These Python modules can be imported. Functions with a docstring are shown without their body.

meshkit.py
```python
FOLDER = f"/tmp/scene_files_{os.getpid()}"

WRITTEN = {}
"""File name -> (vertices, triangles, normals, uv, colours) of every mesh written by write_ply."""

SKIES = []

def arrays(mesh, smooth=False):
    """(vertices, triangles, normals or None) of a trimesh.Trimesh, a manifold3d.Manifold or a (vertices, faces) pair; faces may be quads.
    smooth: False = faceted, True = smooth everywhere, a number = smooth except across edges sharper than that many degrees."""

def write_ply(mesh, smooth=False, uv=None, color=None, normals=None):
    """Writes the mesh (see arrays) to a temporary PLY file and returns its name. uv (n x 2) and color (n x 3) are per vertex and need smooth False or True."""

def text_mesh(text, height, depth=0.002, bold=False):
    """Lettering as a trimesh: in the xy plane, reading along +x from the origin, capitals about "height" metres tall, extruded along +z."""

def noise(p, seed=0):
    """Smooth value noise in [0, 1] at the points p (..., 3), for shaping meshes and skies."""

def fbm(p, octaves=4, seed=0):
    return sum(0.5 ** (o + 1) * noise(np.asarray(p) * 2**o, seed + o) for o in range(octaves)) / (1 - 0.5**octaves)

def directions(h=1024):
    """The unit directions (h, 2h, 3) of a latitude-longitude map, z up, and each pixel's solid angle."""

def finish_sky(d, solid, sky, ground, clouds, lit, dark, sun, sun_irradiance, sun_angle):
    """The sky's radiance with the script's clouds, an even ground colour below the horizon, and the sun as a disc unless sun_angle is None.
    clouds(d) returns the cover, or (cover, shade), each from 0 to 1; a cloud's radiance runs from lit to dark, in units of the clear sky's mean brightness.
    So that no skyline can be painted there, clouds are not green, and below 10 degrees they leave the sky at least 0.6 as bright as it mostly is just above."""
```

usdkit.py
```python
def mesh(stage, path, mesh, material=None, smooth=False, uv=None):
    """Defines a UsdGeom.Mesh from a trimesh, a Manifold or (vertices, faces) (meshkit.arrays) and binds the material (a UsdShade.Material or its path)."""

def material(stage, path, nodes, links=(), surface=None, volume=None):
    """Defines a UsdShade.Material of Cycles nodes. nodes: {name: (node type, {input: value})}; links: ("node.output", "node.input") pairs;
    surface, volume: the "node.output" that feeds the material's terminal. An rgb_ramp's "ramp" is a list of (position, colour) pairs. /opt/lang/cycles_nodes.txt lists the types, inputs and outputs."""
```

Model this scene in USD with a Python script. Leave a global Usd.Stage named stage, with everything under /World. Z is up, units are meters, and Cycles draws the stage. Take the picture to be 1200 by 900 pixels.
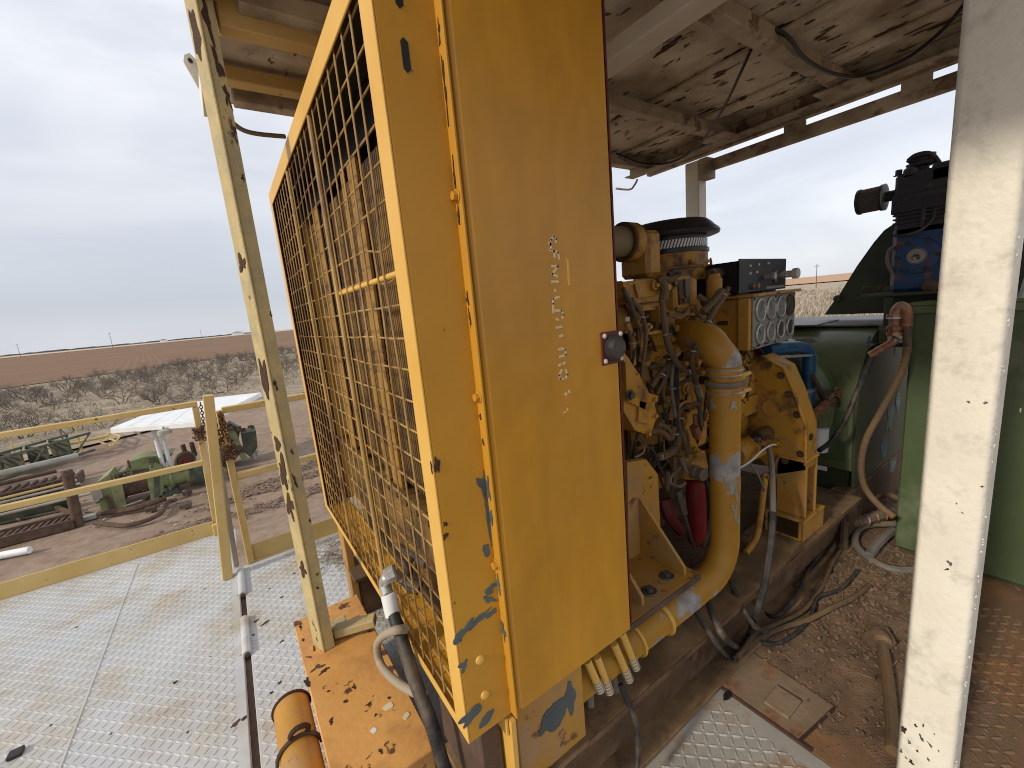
import math, random
import numpy as np, trimesh
from scipy.spatial import ConvexHull
from shapely.geometry import Polygon
import usdkit, meshkit
from pxr import Usd, UsdGeom, UsdLux, UsdShade, Sdf, Gf

stage = Usd.Stage.CreateInMemory()
UsdGeom.SetStageUpAxis(stage, 'Z'); UsdGeom.SetStageMetersPerUnit(stage, 1.0)
UsdGeom.Xform.Define(stage, '/World'); UsdGeom.Scope.Define(stage, '/World/Looks')
rng = random.Random(7); nr = np.random.default_rng(7)

# ------------------------------------------------------------------ camera, sky, sun, exposure
EXPOSURE = 0.64
FOC = 490.0; PC = np.array([600., 450.]); CAM = np.array([0., 0., 1.45])
_dn = np.array([250., 2705., FOC]); _dn /= np.linalg.norm(_dn)
_x = np.array([735., -158.5, FOC]); _x -= _dn * (_x @ _dn); _x /= np.linalg.norm(_x)
ROT = np.array([_x, np.cross(-_dn, _x), -_dn])          # rows: the world axes seen from the camera
cam = UsdGeom.Camera.Define(stage, '/World/camera')
cam.CreateHorizontalApertureAttr(36.0); cam.CreateVerticalApertureAttr(27.0)
cam.CreateFocalLengthAttr(36.0 * FOC / 1200); cam.CreateClippingRangeAttr(Gf.Vec2f(0.02, 6000))
cam.CreateExposureAttr(EXPOSURE)
_r, _u, _b = ROT[:, 0], -ROT[:, 1], -ROT[:, 2]
cam.AddTransformOp().Set(Gf.Matrix4d(*_r, 0, *_u, 0, *_b, 0, *CAM, 1))

SUN_DIR = np.array([-1.0, -0.05, 0.56]); SUN_DIR /= np.linalg.norm(SUN_DIR)
SUN_EL = math.asin(SUN_DIR[2]); SUN_ROT = math.atan2(SUN_DIR[0], SUN_DIR[1])
sun = UsdLux.DistantLight.Define(stage, '/World/sun')
sun.CreateIntensityAttr(0.50); sun.CreateAngleAttr(5.0); sun.CreateNormalizeAttr(True); sun.CreateColorAttr(Gf.Vec3f(1.0, 0.9, 0.74))
_zq = Gf.Rotation(Gf.Vec3d(0, 0, 1), Gf.Vec3d(*SUN_DIR)); sun.AddTransformOp().Set(Gf.Matrix4d().SetRotate(_zq))
sky = UsdLux.DomeLight.Define(stage, '/World/sky')
skym = usdkit.material(stage, '/World/Looks/overcast_sky', {
    't': ('texture_coordinate', {}), 'mp': ('mapping', {'scale': (1.0, 1.0, 3.2)}),
    'n': ('noise_texture', {'scale': 2.2, 'detail': 6.0, 'roughness': 0.5, 'distortion': 0.4}),
    'c': ('rgb_ramp', {'ramp': [(0.30, (4.6, 4.9, 5.45)), (0.47, (5.5, 5.7, 6.15)), (0.64, (6.9, 6.95, 7.15))]}),
    'xyz': ('separate_xyz', {}), 'h': ('rgb_ramp', {'ramp': [(0.0, (.7, .7, .7)), (0.03, (.75, .75, .75)), (0.07, (1, 1, 1)), (0.42, (0, 0, 0))]}), 'hx': ('rgb_ramp', {'ramp': [(0.0, (1, 1, 1)), (0.8, (.35, .35, .35))]}), 'hxm': ('math', {'math_type': 'multiply'}),
    'hz': ('mix', {'color2': (3.7, 3.88, 4.35)}), 'hm': ('math', {'math_type': 'multiply', 'value2': 0.95}),
    's': ('sky_texture', {'sky_type': 'single_scattering', 'sun_disc': False, 'sun_elevation': SUN_EL, 'sun_rotation': SUN_ROT}),
    'm': ('mix', {'fac': 0.9}), 'b': ('background_shader', {'strength': 0.1})},
    [('t.generated', 'mp.vector'), ('mp.vector', 'n.vector'), ('n.fac', 'c.fac'), ('t.generated', 'xyz.vector'), ('xyz.z', 'h.fac'),
     ('h.color', 'hm.value1'), ('xyz.x', 'hx.fac'), ('hm.value', 'hxm.value1'), ('hx.color', 'hxm.value2'), ('hxm.value', 'hz.fac'), ('c.color', 'hz.color1'), ('s.color', 'm.color1'), ('hz.color', 'm.color2'), ('m.color', 'b.color')], surface='b.background')
UsdShade.MaterialBindingAPI.Apply(sky.GetPrim()).Bind(skym)
sky.GetPrim().SetCustomDataByKey('label', 'pale grey overcast sky'); sky.GetPrim().SetCustomDataByKey('kind', 'structure')

# ------------------------------------------------------------------ helpers
def ray(px, py):
    d = ROT @ np.array([px - PC[0], py - PC[1], FOC]); return d / np.linalg.norm(d)
def at(px, py, x=None, y=None, z=None):
    """the point of a plane x=, y= or z= that is seen at a pixel of the photograph"""
    d = ray(px, py); k, v = [(k, v) for k, v in enumerate((x, y, z)) if v is not None][0]
    return CAM + d * (v - CAM[k]) / d[k]

LOC, USED = {}, {}
def numbered(parent, name):
    k = (parent, name); n = USED.get(k, 0); USED[k] = n + 1
    return f'{parent}/{name}' + (f'_{n:03d}' if n else '')
def tag(prim, label=None, cat=None, group=None, kind=None):
    for k, v in (('label', label), ('category', cat), ('group', group), ('kind', kind)):
        if v: prim.SetCustomDataByKey(k, v)
    return prim
def thing(name, label, cat, loc=(0, 0, 0), group=None, kind=None):
    p = numbered('/World', name); x = UsdGeom.Xform.Define(stage, p); x.AddTranslateOp().Set(Gf.Vec3d(*map(float, loc)))
    LOC[p] = np.array(loc, float); tag(x.GetPrim(), label, cat, group, kind); return p
def obj(name, mesh, m, parent='/World', smooth=35, label=None, cat=None, group=None, kind=None):
    if isinstance(mesh, list): mesh = trimesh.util.concatenate(mesh)
    base = parent; off = LOC.get(base, np.zeros(3))
    p = numbered(parent, name); LOC[p] = off
    mesh = mesh.copy(); mesh.apply_translation(-off)
    g = usdkit.mesh(stage, p, mesh, M[m] if isinstance(m, str) else m, smooth=smooth)
    tag(g.GetPrim(), label, cat, group, kind); return p
def copy_thing(src, name, loc, rz=0, sc=1.0, label=None, cat=None, group=None):
    p = numbered('/World', name); x = UsdGeom.Xform.Define(stage, p)
    x.AddTranslateOp().Set(Gf.Vec3d(*map(float, loc))); x.AddRotateZOp().Set(float(rz)); x.AddScaleOp().Set(Gf.Vec3f(sc, sc, sc))
    x.GetPrim().GetReferences().AddInternalReference(src); x.GetPrim().SetInstanceable(True)
    tag(x.GetPrim(), label, cat, group); return p

_bc = {}
def _bevel(sx, sy, sz, b):
    k = (round(sx, 5), round(sy, 5), round(sz, 5), round(b, 5))
    if k not in _bc:
        P = []
        for i in (-1, 1):
            for j in (-1, 1):
                for l in (-1, 1):
                    h = np.array([sx * i, sy * j, sz * l]) / 2
                    for a in range(3):
                        q = h.copy()
                        for c in range(3):
                            if c != a: q[c] -= b * (i, j, l)[c]
                        P.append(q)
        P = np.array(P); hull = ConvexHull(P); f = hull.simplices.copy()
        n = np.cross(P[f[:, 1]] - P[f[:, 0]], P[f[:, 2]] - P[f[:, 0]]); flip = (n * P[f].mean(1)).sum(1) < 0
        f[flip] = f[flip][:, ::-1]; _bc[k] = (P, f)
    P, f = _bc[k]; return trimesh.Trimesh(P.copy(), f.copy(), process=False)
def frame_to(p0, p1, up=(0, 0, 1)):
    d = np.subtract(p1, p0).astype(float); L = np.linalg.norm(d); d /= L
    u = np.array(up, float); u -= d * (u @ d)
    if np.linalg.norm(u) < 1e-6: u = np.array([1., 0, 0]); u -= d * (u @ d)
    u /= np.linalg.norm(u); T = np.eye(4); T[:3, 0] = d; T[:3, 1] = np.cross(u, d); T[:3, 2] = u; return T, L
def box(x0, x1, y0, y1, z0, z1, b=0.004):
    sx, sy, sz = abs(x1 - x0), abs(y1 - y0), abs(z1 - z0); m = _bevel(sx, sy, sz, min(b, sx / 4, sy / 4, sz / 4))
    m.apply_translation(((x0 + x1) / 2, (y0 + y1) / 2, (z0 + z1) / 2)); return m
def beam(p0, p1, w, h, up=(0, 0, 1), b=0.003):
    T, L = frame_to(p0, p1, up); m = _bevel(L, w, h, min(b, w / 4, h / 4)); T[:3, 3] = (np.array(p0, float) + p1) / 2; m.apply_transform(T); return m
def ring_mesh(rings, closed_ends=True):
    R = np.array(rings); n, k = R.shape[:2]; i, j = np.meshgrid(np.arange(n - 1), np.arange(k), indexing='ij')
    a = i * k + j; b = i * k + (j + 1) % k; c = b + k; d = a + k
    f = np.concatenate([np.stack([a, b, c], -1).reshape(-1, 3), np.stack([a, c, d], -1).reshape(-1, 3)])
    v = R.reshape(-1, 3)
    if closed_ends:
        v = np.vstack([v, R[0].mean(0), R[-1].mean(0)]); o = len(v) - 2; jj = np.arange(k); e = (n - 1) * k
        f = np.vstack([f, np.stack([np.full(k, o), (jj + 1) % k, jj], -1), np.stack([np.full(k, o + 1), e + jj, e + (jj + 1) % k], -1)])
    return trimesh.Trimesh(v, f, process=False)
def tube(P, r, sides=10):
    P = np.array(P, float); t = np.gradient(P, axis=0); t /= np.linalg.norm(t, axis=1, keepdims=True) + 1e-12
    rr = np.broadcast_to(r, (len(P),)); u = np.cross(t[0], [0, 0, 1.0] if abs(t[0][2]) < .9 else [1.0, 0, 0]); u /= np.linalg.norm(u)
    ang = np.arange(sides) * 2 * np.pi / sides; rings = []
    for k in range(len(P)):
        u = u - t[k] * (u @ t[k]); u /= np.linalg.norm(u); w = np.cross(t[k], u)
        rings.append(P[k] + rr[k] * (np.cos(ang)[:, None] * u + np.sin(ang)[:, None] * w))
    return ring_mesh(rings)
def spline(P, n=6):
    P = np.array(P, float); Q = np.vstack([2 * P[0] - P[1], P, 2 * P[-1] - P[-2]]); out = []
    for k in range(1, len(Q) - 2):
        for s in np.linspace(0, 1, n, endpoint=False):
            a, b, c, d = Q[k - 1:k + 3]
            out.append(.5 * (2 * b + (c - a) * s + (2 * a - 5 * b + 4 * c - d) * s * s + (3 * b - a - 3 * c + d) * s ** 3))
    return np.array(out + [P[-1]])
def hose(P, r, sides=8, n=6): return tube(spline(P, n), r, sides)
def cyl(p0, p1, r, sides=20, r1=None, bev=0.0):
    p0, p1 = np.array(p0, float), np.array(p1, float); r1 = r if r1 is None else r1
    if bev:
        d = (p1 - p0) / np.linalg.norm(p1 - p0) * bev
        return tube([p0, p0 + d * .01, p0 + d, p1 - d, p1 - d * .01, p1], [r - bev, r - bev, r, r1, r1 - bev, r1 - bev], sides)
    return tube([p0, p1], [r, r1], sides)
def lathe(p0, axis, prof, sides=28):
    """prof: (distance along the axis, radius)"""
    p0 = np.array(p0, float); a = np.array(axis, float); a /= np.linalg.norm(a)
    u = np.cross(a, [0, 0, 1.0] if abs(a[2]) < .9 else [1.0, 0, 0]); u /= np.linalg.norm(u); w = np.cross(a, u); ang = np.arange(sides) * 2 * np.pi / sides
    c = np.cos(ang)[:, None] * u + np.sin(ang)[:, None] * w
    return ring_mesh([p0 + a * d + max(r, 1e-4) * c for d, r in prof])
def prism(pts, axis, depth):
    """polygon of points on one plane (3-D), pushed by depth along the axis"""
    P = np.array(pts, float); a = np.array(axis, float); a /= np.linalg.norm(a)
    o = P[0]; u = P[1] - P[0]; u -= a * (u @ a); u /= np.linalg.norm(u); w = np.cross(a, u)
    q = np.stack([(P - o) @ u, (P - o) @ w], 1); pg = Polygon(q)
    if not pg.is_valid: pg = pg.buffer(0)
    m = trimesh.creation.extrude_polygon(pg, depth, engine='earcut'); T = np.eye(4); T[:3, 0], T[:3, 1], T[:3, 2], T[:3, 3] = u, w, a, o + a * ((P[0] - o) @ a); m.apply_transform(T); return m
def ring(c, axis, R, r, n=24, s=8):
    c = np.array(c, float); a = np.array(axis, float); a /= np.linalg.norm(a)
    u = np.cross(a, [0, 0, 1.0] if abs(a[2]) < .9 else [1.0, 0, 0]); u /= np.linalg.norm(u); w = np.cross(a, u); rings = []
    for k in range(n + 1):
        t = 2 * np.pi * k / n; e = np.cos(t) * u + np.sin(t) * w; ang = np.arange(s) * 2 * np.pi / s
        rings.append(c + e * R + r * (np.cos(ang)[:, None] * e + np.sin(ang)[:, None] * a))
    return ring_mesh(rings, False)
def bolt(c, axis, r=.009, h=.008):
    c = np.array(c, float); a = np.array(axis, float); a /= np.linalg.norm(a)
    return trimesh.util.concatenate([cyl(c, c + a * .002, r * 1.5, 12), cyl(c + a * .002, c + a * (h + .002), r, 6)])
def grid(x0, x1, y0, y1, nx, ny, zf):
    X, Y = np.meshgrid(np.linspace(x0, x1, nx), np.linspace(y0, y1, ny), indexing='ij'); Z = zf(X, Y)
    v = np.stack([X, Y, Z], -1).reshape(-1, 3); i, j = np.meshgrid(np.arange(nx - 1), np.arange(ny - 1), indexing='ij'); a = (i * ny + j).ravel()
    f = np.concatenate([np.stack([a, a + ny, a + ny + 1], 1), np.stack([a, a + ny + 1, a + 1], 1)]); return trimesh.Trimesh(v, f, process=False)
def chip(c, n, w, h, seed=0, tilt=0.0, rag=.45, th=.0012, u=None):
    """a ragged patch of bared or scaled paint lying on a face with normal n; w along the horizontal, h upwards"""
    r = np.random.default_rng(seed); n = np.array(n, float); n /= np.linalg.norm(n); c = np.array(c, float)
    uu = np.cross([0, 0, 1.0], n) if abs(n[2]) < .9 else np.array([1.0, 0, 0]); uu /= np.linalg.norm(uu); vv = np.cross(n, uu)
    k = 26; ta = np.arange(k) * 2 * np.pi / k; rad = 1 - rag * .55 + rag * .45 * sum(r.normal(0, .55) * np.cos(j * ta + r.uniform(0, 6.3)) for j in (2, 3, 4, 5)) - rag * .35 * r.random(k); rad = np.clip(rad, .18, 1.3)
    P = [c + uu * (math.cos(a) * w / 2 * q) + vv * (math.sin(a) * h / 2 * q) for a, q in zip(ta, rad)]
    ct, st = math.cos(tilt), math.sin(tilt)
    P = [c + uu * ((p - c) @ uu * ct - (p - c) @ vv * st) + vv * ((p - c) @ uu * st + (p - c) @ vv * ct) for p in P]
    return prism(P, n, th + .00017 * (int(seed) % 6))

# ------------------------------------------------------------------ materials
M = {}
def mat(name, c1, c2=None, rust=None, thr=.66, rs=9.0, soft=.015, mot=3.0, rough=.55, bump=.15, bs=60., bd=.004, metal=0.0, dust=None, dthr=.55, ds=4., mscale=(1, 1, 1), spec=.4, rust2=None):
    c2 = c2 or tuple(x * .8 for x in c1)
    nodes = {'g': ('geometry', {}), 'mp': ('mapping', {'scale': mscale}), 'n1': ('noise_texture', {'scale': mot, 'detail': 4.0, 'roughness': .6}),
             'r1': ('rgb_ramp', {'ramp': [(.35, c2), (.65, c1)]}), 'nb': ('noise_texture', {'scale': bs, 'detail': 3.0}),
             'b': ('bump', {'strength': bump, 'distance': bd}), 'p': ('principled_bsdf', {'roughness': rough, 'metallic': metal, 'specular_ior_level': spec})}
    L = [('g.position', 'mp.vector'), ('mp.vector', 'n1.vector'), ('n1.fac', 'r1.fac'), ('g.position', 'nb.vector'), ('nb.fac', 'b.height'), ('b.normal', 'p.normal')]
    out = 'r1.color'
    if dust:
        nodes.update(nd=('noise_texture', {'scale': ds, 'detail': 5.0, 'roughness': .65}), rd=('rgb_ramp', {'ramp': [(dthr - .12, (0, 0, 0)), (dthr + .12, (1, 1, 1))]}), md=('mix', {'color2': dust}))
        L += [('g.position', 'nd.vector'), ('nd.fac', 'rd.fac'), ('rd.color', 'md.fac'), (out, 'md.color1')]; out = 'md.color'
    if rust:
        nodes.update(nr=('noise_texture', {'scale': rs, 'detail': 6.0, 'roughness': .62}), rr=('rgb_ramp', {'ramp': [(thr - soft, (0, 0, 0)), (thr + soft, (1, 1, 1))]}),
                     nr2=('noise_texture', {'scale': rs * 5, 'detail': 3.0}), rc=('rgb_ramp', {'ramp': [(.35, rust), (.65, rust2 or tuple(x * 1.9 for x in rust))]}), mr=('mix', {}))
        L += [('mp.vector', 'nr.vector'), ('nr.fac', 'rr.fac'), ('g.position', 'nr2.vector'), ('nr2.fac', 'rc.fac'), ('rr.color', 'mr.fac'), (out, 'mr.color1'), ('rc.color', 'mr.color2')]; out = 'mr.color'
    L.append((out, 'p.base_color'))
    M[name] = usdkit.material(stage, '/World/Looks/' + name, nodes, L, surface='p.BSDF')
RUST = (.045, .018, .008)
mat('cowl_yellow', (.475, .225, .016), (.415, .192, .013), rust=(.20, .115, .04), thr=.72, rs=26, rough=.38, bump=.35, bs=3.0, bd=.03, dust=(.38, .19, .026), dthr=.54, ds=2.6, mscale=(1, 1, .16), mot=15)
mat('frame_yellow', (.475, .228, .018), (.42, .198, .014), rust=RUST, thr=.72, rs=26, rough=.5, bump=.15, bs=50, bd=.002)
mat('guard_yellow', (.62, .37, .085), (.55, .305, .05), rust=RUST, thr=.70, rs=40, rough=.55, bump=.2)
mat('engine_yellow', (.46, .225, .022), (.35, .165, .018), rust=(.045, .022, .009), thr=.60, rs=10, soft=.08, rough=.55, bump=.35, bs=70, dust=(.27, .16, .06), dthr=.60, ds=6)
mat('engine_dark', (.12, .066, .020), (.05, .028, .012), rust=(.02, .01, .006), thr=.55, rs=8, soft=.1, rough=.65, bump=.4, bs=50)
mat('pipe_yellow', (.40, .20, .02), (.33, .16, .018), rust=(.19, .18, .165), thr=.555, rs=5.5, soft=.012, rough=.5, bump=.2, rust2=(.33, .31, .29))
mat('base_yellow', (.43, .22, .03), (.34, .165, .024), rust=(.09, .035, .012), thr=.62, rs=14, soft=.03, rough=.6, bump=.3, dust=(.30, .18, .09), dthr=.56, ds=9)
mat('skid_brown', (.125, .066, .028), (.075, .042, .020), rust=(.04, .02, .012), thr=.6, rs=9, soft=.07, rough=.8, bump=.5, bs=90, dust=(.17, .10, .055), dthr=.6, ds=7)
mat('wire_yellow', (.42, .26, .085), (.30, .175, .045), rust=(.11, .058, .020), thr=.53, rs=2.4, soft=.06, rough=.6, rust2=(.26, .145, .05))
mat('skid_top', (.20, .118, .052), (.12, .072, .036), rust=(.06, .035, .02), thr=.6, rs=7, soft=.08, rough=.85, bump=.4, dust=(.24, .155, .078), dthr=.58, ds=6)
mat('core_brown', (.20, .108, .024), (.11, .060, .015), rust=(.025, .014, .008), thr=.55, rs=7, soft=.1, rough=.7, bump=.3)
mat('core_bar', (.36, .195, .035), (.25, .13, .025), rust=(.07, .035, .015), thr=.57, rs=6, soft=.05, rough=.6)
mat('core_fin', (.085, .046, .014), (.045, .027, .010), rough=.7)
mat('bare_grey', (.085, .100, .100), (.05, .060, .062), rough=.6, bump=.3)
mat('chip_rust', (.055, .024, .012), (.03, .012, .007), rough=.85, bump=.6, bs=120)
mat('chalk', (.62, .52, .36), (.52, .40, .22), rough=.9)
mat('rail_yellow', (.56, .40, .16), (.48, .32, .105), rust=(.11, .05, .02), thr=.67, rs=18, soft=.02, rough=.55, bump=.2)
mat('post_yellow', (.47, .365, .17), (.40, .29, .11), rust=(.05, .020, .010), thr=.645, rs=16, soft=.02, rough=.6, bump=.4, bs=90, mscale=(1, 1, .5), dust=(.34, .28, .15), dthr=.52, ds=14)
mat('tank_orange', (.60, .31, .085), (.50, .24, .062), rust=(.075, .026, .012), thr=.62, rs=13, soft=.014, rough=.55, bump=.3, dust=(.30, .125, .042), dthr=.62, ds=4.2, rust2=(.15, .055, .02))
mat('deck_white', (.50, .51, .515), (.41, .42, .425), rust=(.30, .245, .17), thr=.585, rs=2.8, soft=.13, rough=.5, bump=.15, mot=1.6, rust2=(.42, .36, .27), dust=(.42, .43, .44), dthr=.55, ds=12)
mat('deck_grey', (.36, .34, .31), (.23, .215, .19), rust=(.16, .11, .07), thr=.54, rs=6, soft=.08, rough=.5, bump=.2)
mat('deck_mud', (.195, .105, .048), (.115, .068, .036), rust=(.20, .092, .032), thr=.58, rs=2.6, soft=.1, rough=.85, bump=.5, bs=120, rust2=(.27, .13, .05), dust=(.10, .065, .042), dthr=.53, ds=3)
mat('mud', (.175, .108, .062), (.095, .058, .034), rough=.95, bump=.9, bs=160, bd=.006, mot=14)
mat('mud_clod', (.17, .11, .068), (.07, .045, .028), rough=.95, mot=30)
mat('straw', (.30, .215, .12), (.17, .12, .065), rough=.9, mot=30)
mat('white_post', (.70, .665, .575), (.64, .60, .515), rust=(.12, .11, .10), thr=.785, rs=24, rough=.5, bump=.35, bs=60, bd=.005, mot=9, dust=(.47, .44, .37), dthr=.62, ds=18)
mat('roof_cream', (.72, .64, .50), (.52, .445, .33), rust=(.060, .044, .030), thr=.60, rs=16, soft=.010, rough=.8, bump=.5, mscale=(1.0, .42, 1), rust2=(.14, .105, .07), dust=(.27, .21, .14), dthr=.54, ds=2.5)
mat('beam_cream', (.52, .45, .34), (.34, .28, .20), rust=(.13, .085, .055), thr=.57, rs=6, soft=.02, rough=.7, bump=.3, dust=(.20, .15, .10), dthr=.55, ds=5)
mat('beam_pale', (.70, .65, .55), (.60, .54, .45), rust=(.14, .10, .07), thr=.72, rs=9, rough=.6, bump=.2)
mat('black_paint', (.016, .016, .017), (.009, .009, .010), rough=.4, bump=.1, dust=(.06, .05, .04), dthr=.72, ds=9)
mat('rubber', (.022, .021, .020), (.012, .012, .012), rough=.6, dust=(.11, .08, .055), dthr=.6, ds=9)
mat('hose_dusty', (.175, .105, .045), (.085, .052, .026), rough=.8, bump=.3, dust=(.05, .04, .03), dthr=.6, ds=12)
mat('hose_grey', (.17, .16, .145), (.10, .095, .085), rough=.7, dust=(.20, .14, .08), dthr=.55, ds=10)
mat('steel', (.46, .45, .43), (.34, .33, .31), rough=.4, metal=.6, bump=.15, dust=(.24, .17, .11), dthr=.64, ds=20)
mat('steel_dark', (.11, .095, .08), (.06, .05, .042), rough=.55, metal=.3, bump=.3, dust=(.13, .085, .05), dthr=.58, ds=15)
mat('gauge_plate', (.25, .235, .205), (.19, .175, .15), rough=.5, metal=.3)
mat('gauge_face', (.17, .175, .145), (.12, .125, .105), rough=.6, mot=25)
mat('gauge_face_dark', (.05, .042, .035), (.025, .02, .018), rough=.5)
mat('red_can', (.26, .018, .014), (.17, .012, .010), rough=.45, dust=(.13, .05, .03), dthr=.6, ds=12)
mat('red_plate', (.10, .012, .010), (.06, .010, .008), rough=.6)
mat('white_plastic', (.66, .66, .64), rough=.5)
mat('pale_knob', (.55, .50, .44), rough=.6)
mat('track_dirt', (.20, .138, .10), (.14, .096, .07), rough=.95)
mat('duct_tan', (.23, .17, .085), (.16, .115, .055), rough=.6)
mat('hatch', (.22, .155, .10), (.14, .09, .055), rust=(.12, .06, .03), thr=.57, rs=9, soft=.05, rough=.85, bump=.5)
mat('hose_tan', (.36, .30, .22), (.24, .19, .13), rough=.7)
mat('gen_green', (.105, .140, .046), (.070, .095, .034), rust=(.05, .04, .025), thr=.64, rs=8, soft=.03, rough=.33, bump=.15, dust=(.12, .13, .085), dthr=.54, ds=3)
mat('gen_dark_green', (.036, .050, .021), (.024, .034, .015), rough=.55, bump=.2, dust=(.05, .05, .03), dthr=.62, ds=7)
mat('cab_green', (.060, .084, .036), (.050, .072, .031), rust=(.30, .33, .27), thr=.755, rs=18, rough=.42, bump=.1, dust=(.15, .17, .11), dthr=.66, ds=3)
mat('peeled_blue', (.10, .22, .33), (.05, .12, .19), rust=(.07, .10, .035), thr=.52, rs=10, soft=.03, rough=.6, dust=(.20, .27, .22), dthr=.55, ds=10)
mat('gen_top', (.24, .235, .215), (.17, .165, .15), rough=.55, dust=(.13, .12, .10), dthr=.55, ds=7)
mat('comp_blue', (.012, .042, .115), (.008, .025, .072), rust=(.075, .028, .014), thr=.60, rs=9, soft=.03, rough=.5, bump=.2)
mat('comp_head', (.026, .026, .030), (.014, .014, .017), rust=(.05, .028, .016), thr=.62, rs=14, soft=.05, rough=.6, bump=.3)
mat('pipe_blue', (.014, .075, .17), (.010, .05, .115), rough=.45, dust=(.06, .10, .14), dthr=.62, ds=12)
mat('copper', (.34, .13, .065), (.20, .085, .045), rough=.5, metal=.4, dust=(.40, .30, .22), dthr=.6, ds=25)
mat('rusty', (.105, .060, .037), (.055, .033, .022), rough=.85, bump=.4, mot=9)
mat('chain_rust', (.13, .052, .022), (.055, .022, .012), rough=.8, rust=(.36, .22, .06), thr=.58, rs=24)
mat('yard_green', (.22, .25, .10), (.145, .17, .075), rust=(.12, .085, .055), thr=.6, rs=5, soft=.1, rough=.6)
mat('yard_dark_green', (.070, .085, .050), (.042, .054, .034), rust=(.10, .07, .045), thr=.6, rs=5, soft=.1, rough=.6)
mat('yard_white', (.74, .75, .76), (.64, .65, .66), rough=.5)
mat('pale_pipe', (.33, .32, .27), (.24, .22, .18), rough=.7)
mat('straw_yellow', (.50, .37, .13), (.42, .29, .10), rough=.7)
mat('bark_pale', (.19, .155, .12), (.12, .098, .078), rough=.95, mot=6)
mat('bark', (.13, .108, .088), (.08, .066, .055), rough=.95, mot=6)
mat('dry_grass', (.40, .34, .26), (.28, .235, .18), rough=.95, mot=.8)
mat('far_trees', (.10, .10, .105), (.075, .075, .08), rough=1.0, mot=.02)
mat('pole_wood', (.12, .09, .07), rough=.9)
mat('straw_light', (.55, .43, .27), rough=.9)
def ground_mat(name, ramp, s1, ramp2=None, s2=1.0, mix=.5, bs=3.0, bd=.05, wave=None):
    nodes = {'g': ('geometry', {}), 'n1': ('noise_texture', {'scale': s1, 'detail': 8.0, 'roughness': .68}), 'r1': ('rgb_ramp', {'ramp': ramp}),
             'n2': ('noise_texture', {'scale': s2, 'detail': 6.0, 'roughness': .65}), 'r2': ('rgb_ramp', {'ramp': ramp2 or ramp}), 'm': ('mix', {'fac': mix}),
             'nb': ('noise_texture', {'scale': bs, 'detail': 8.0, 'roughness': .7}), 'b': ('bump', {'strength': .8, 'distance': bd}), 'p': ('principled_bsdf', {'roughness': .95, 'specular_ior_level': .1})}
    L = [('g.position', 'n1.vector'), ('n1.fac', 'r1.fac'), ('g.position', 'n2.vector'), ('n2.fac', 'r2.fac'), ('r1.color', 'm.color1'), ('r2.color', 'm.color2'),
         ('g.position', 'nb.vector'), ('nb.fac', 'b.height'), ('b.normal', 'p.normal')]
    out = 'm.color'
    if wave:
        nodes.update(mw=('mapping', {'rotation': (0, 0, wave[1])}), w=('wave_texture', {'scale': wave[0], 'distortion': 1.5, 'detail': 2.0, 'bands_direction': 'x'}), rw=('rgb_ramp', {'ramp': [(0, (.88, .88, .88)), (1, (1, 1, 1))]}), mm=('mix', {'mix_type': 'multiply', 'fac': 1.0}))
        L += [('g.position', 'mw.vector'), ('mw.vector', 'w.vector'), ('w.fac', 'rw.fac'), (out, 'mm.color1'), ('rw.color', 'mm.color2')]; out = 'mm.color'
    L.append((out, 'p.base_color')); M[name] = usdkit.material(stage, '/World/Looks/' + name, nodes, L, surface='p.BSDF')
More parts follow.
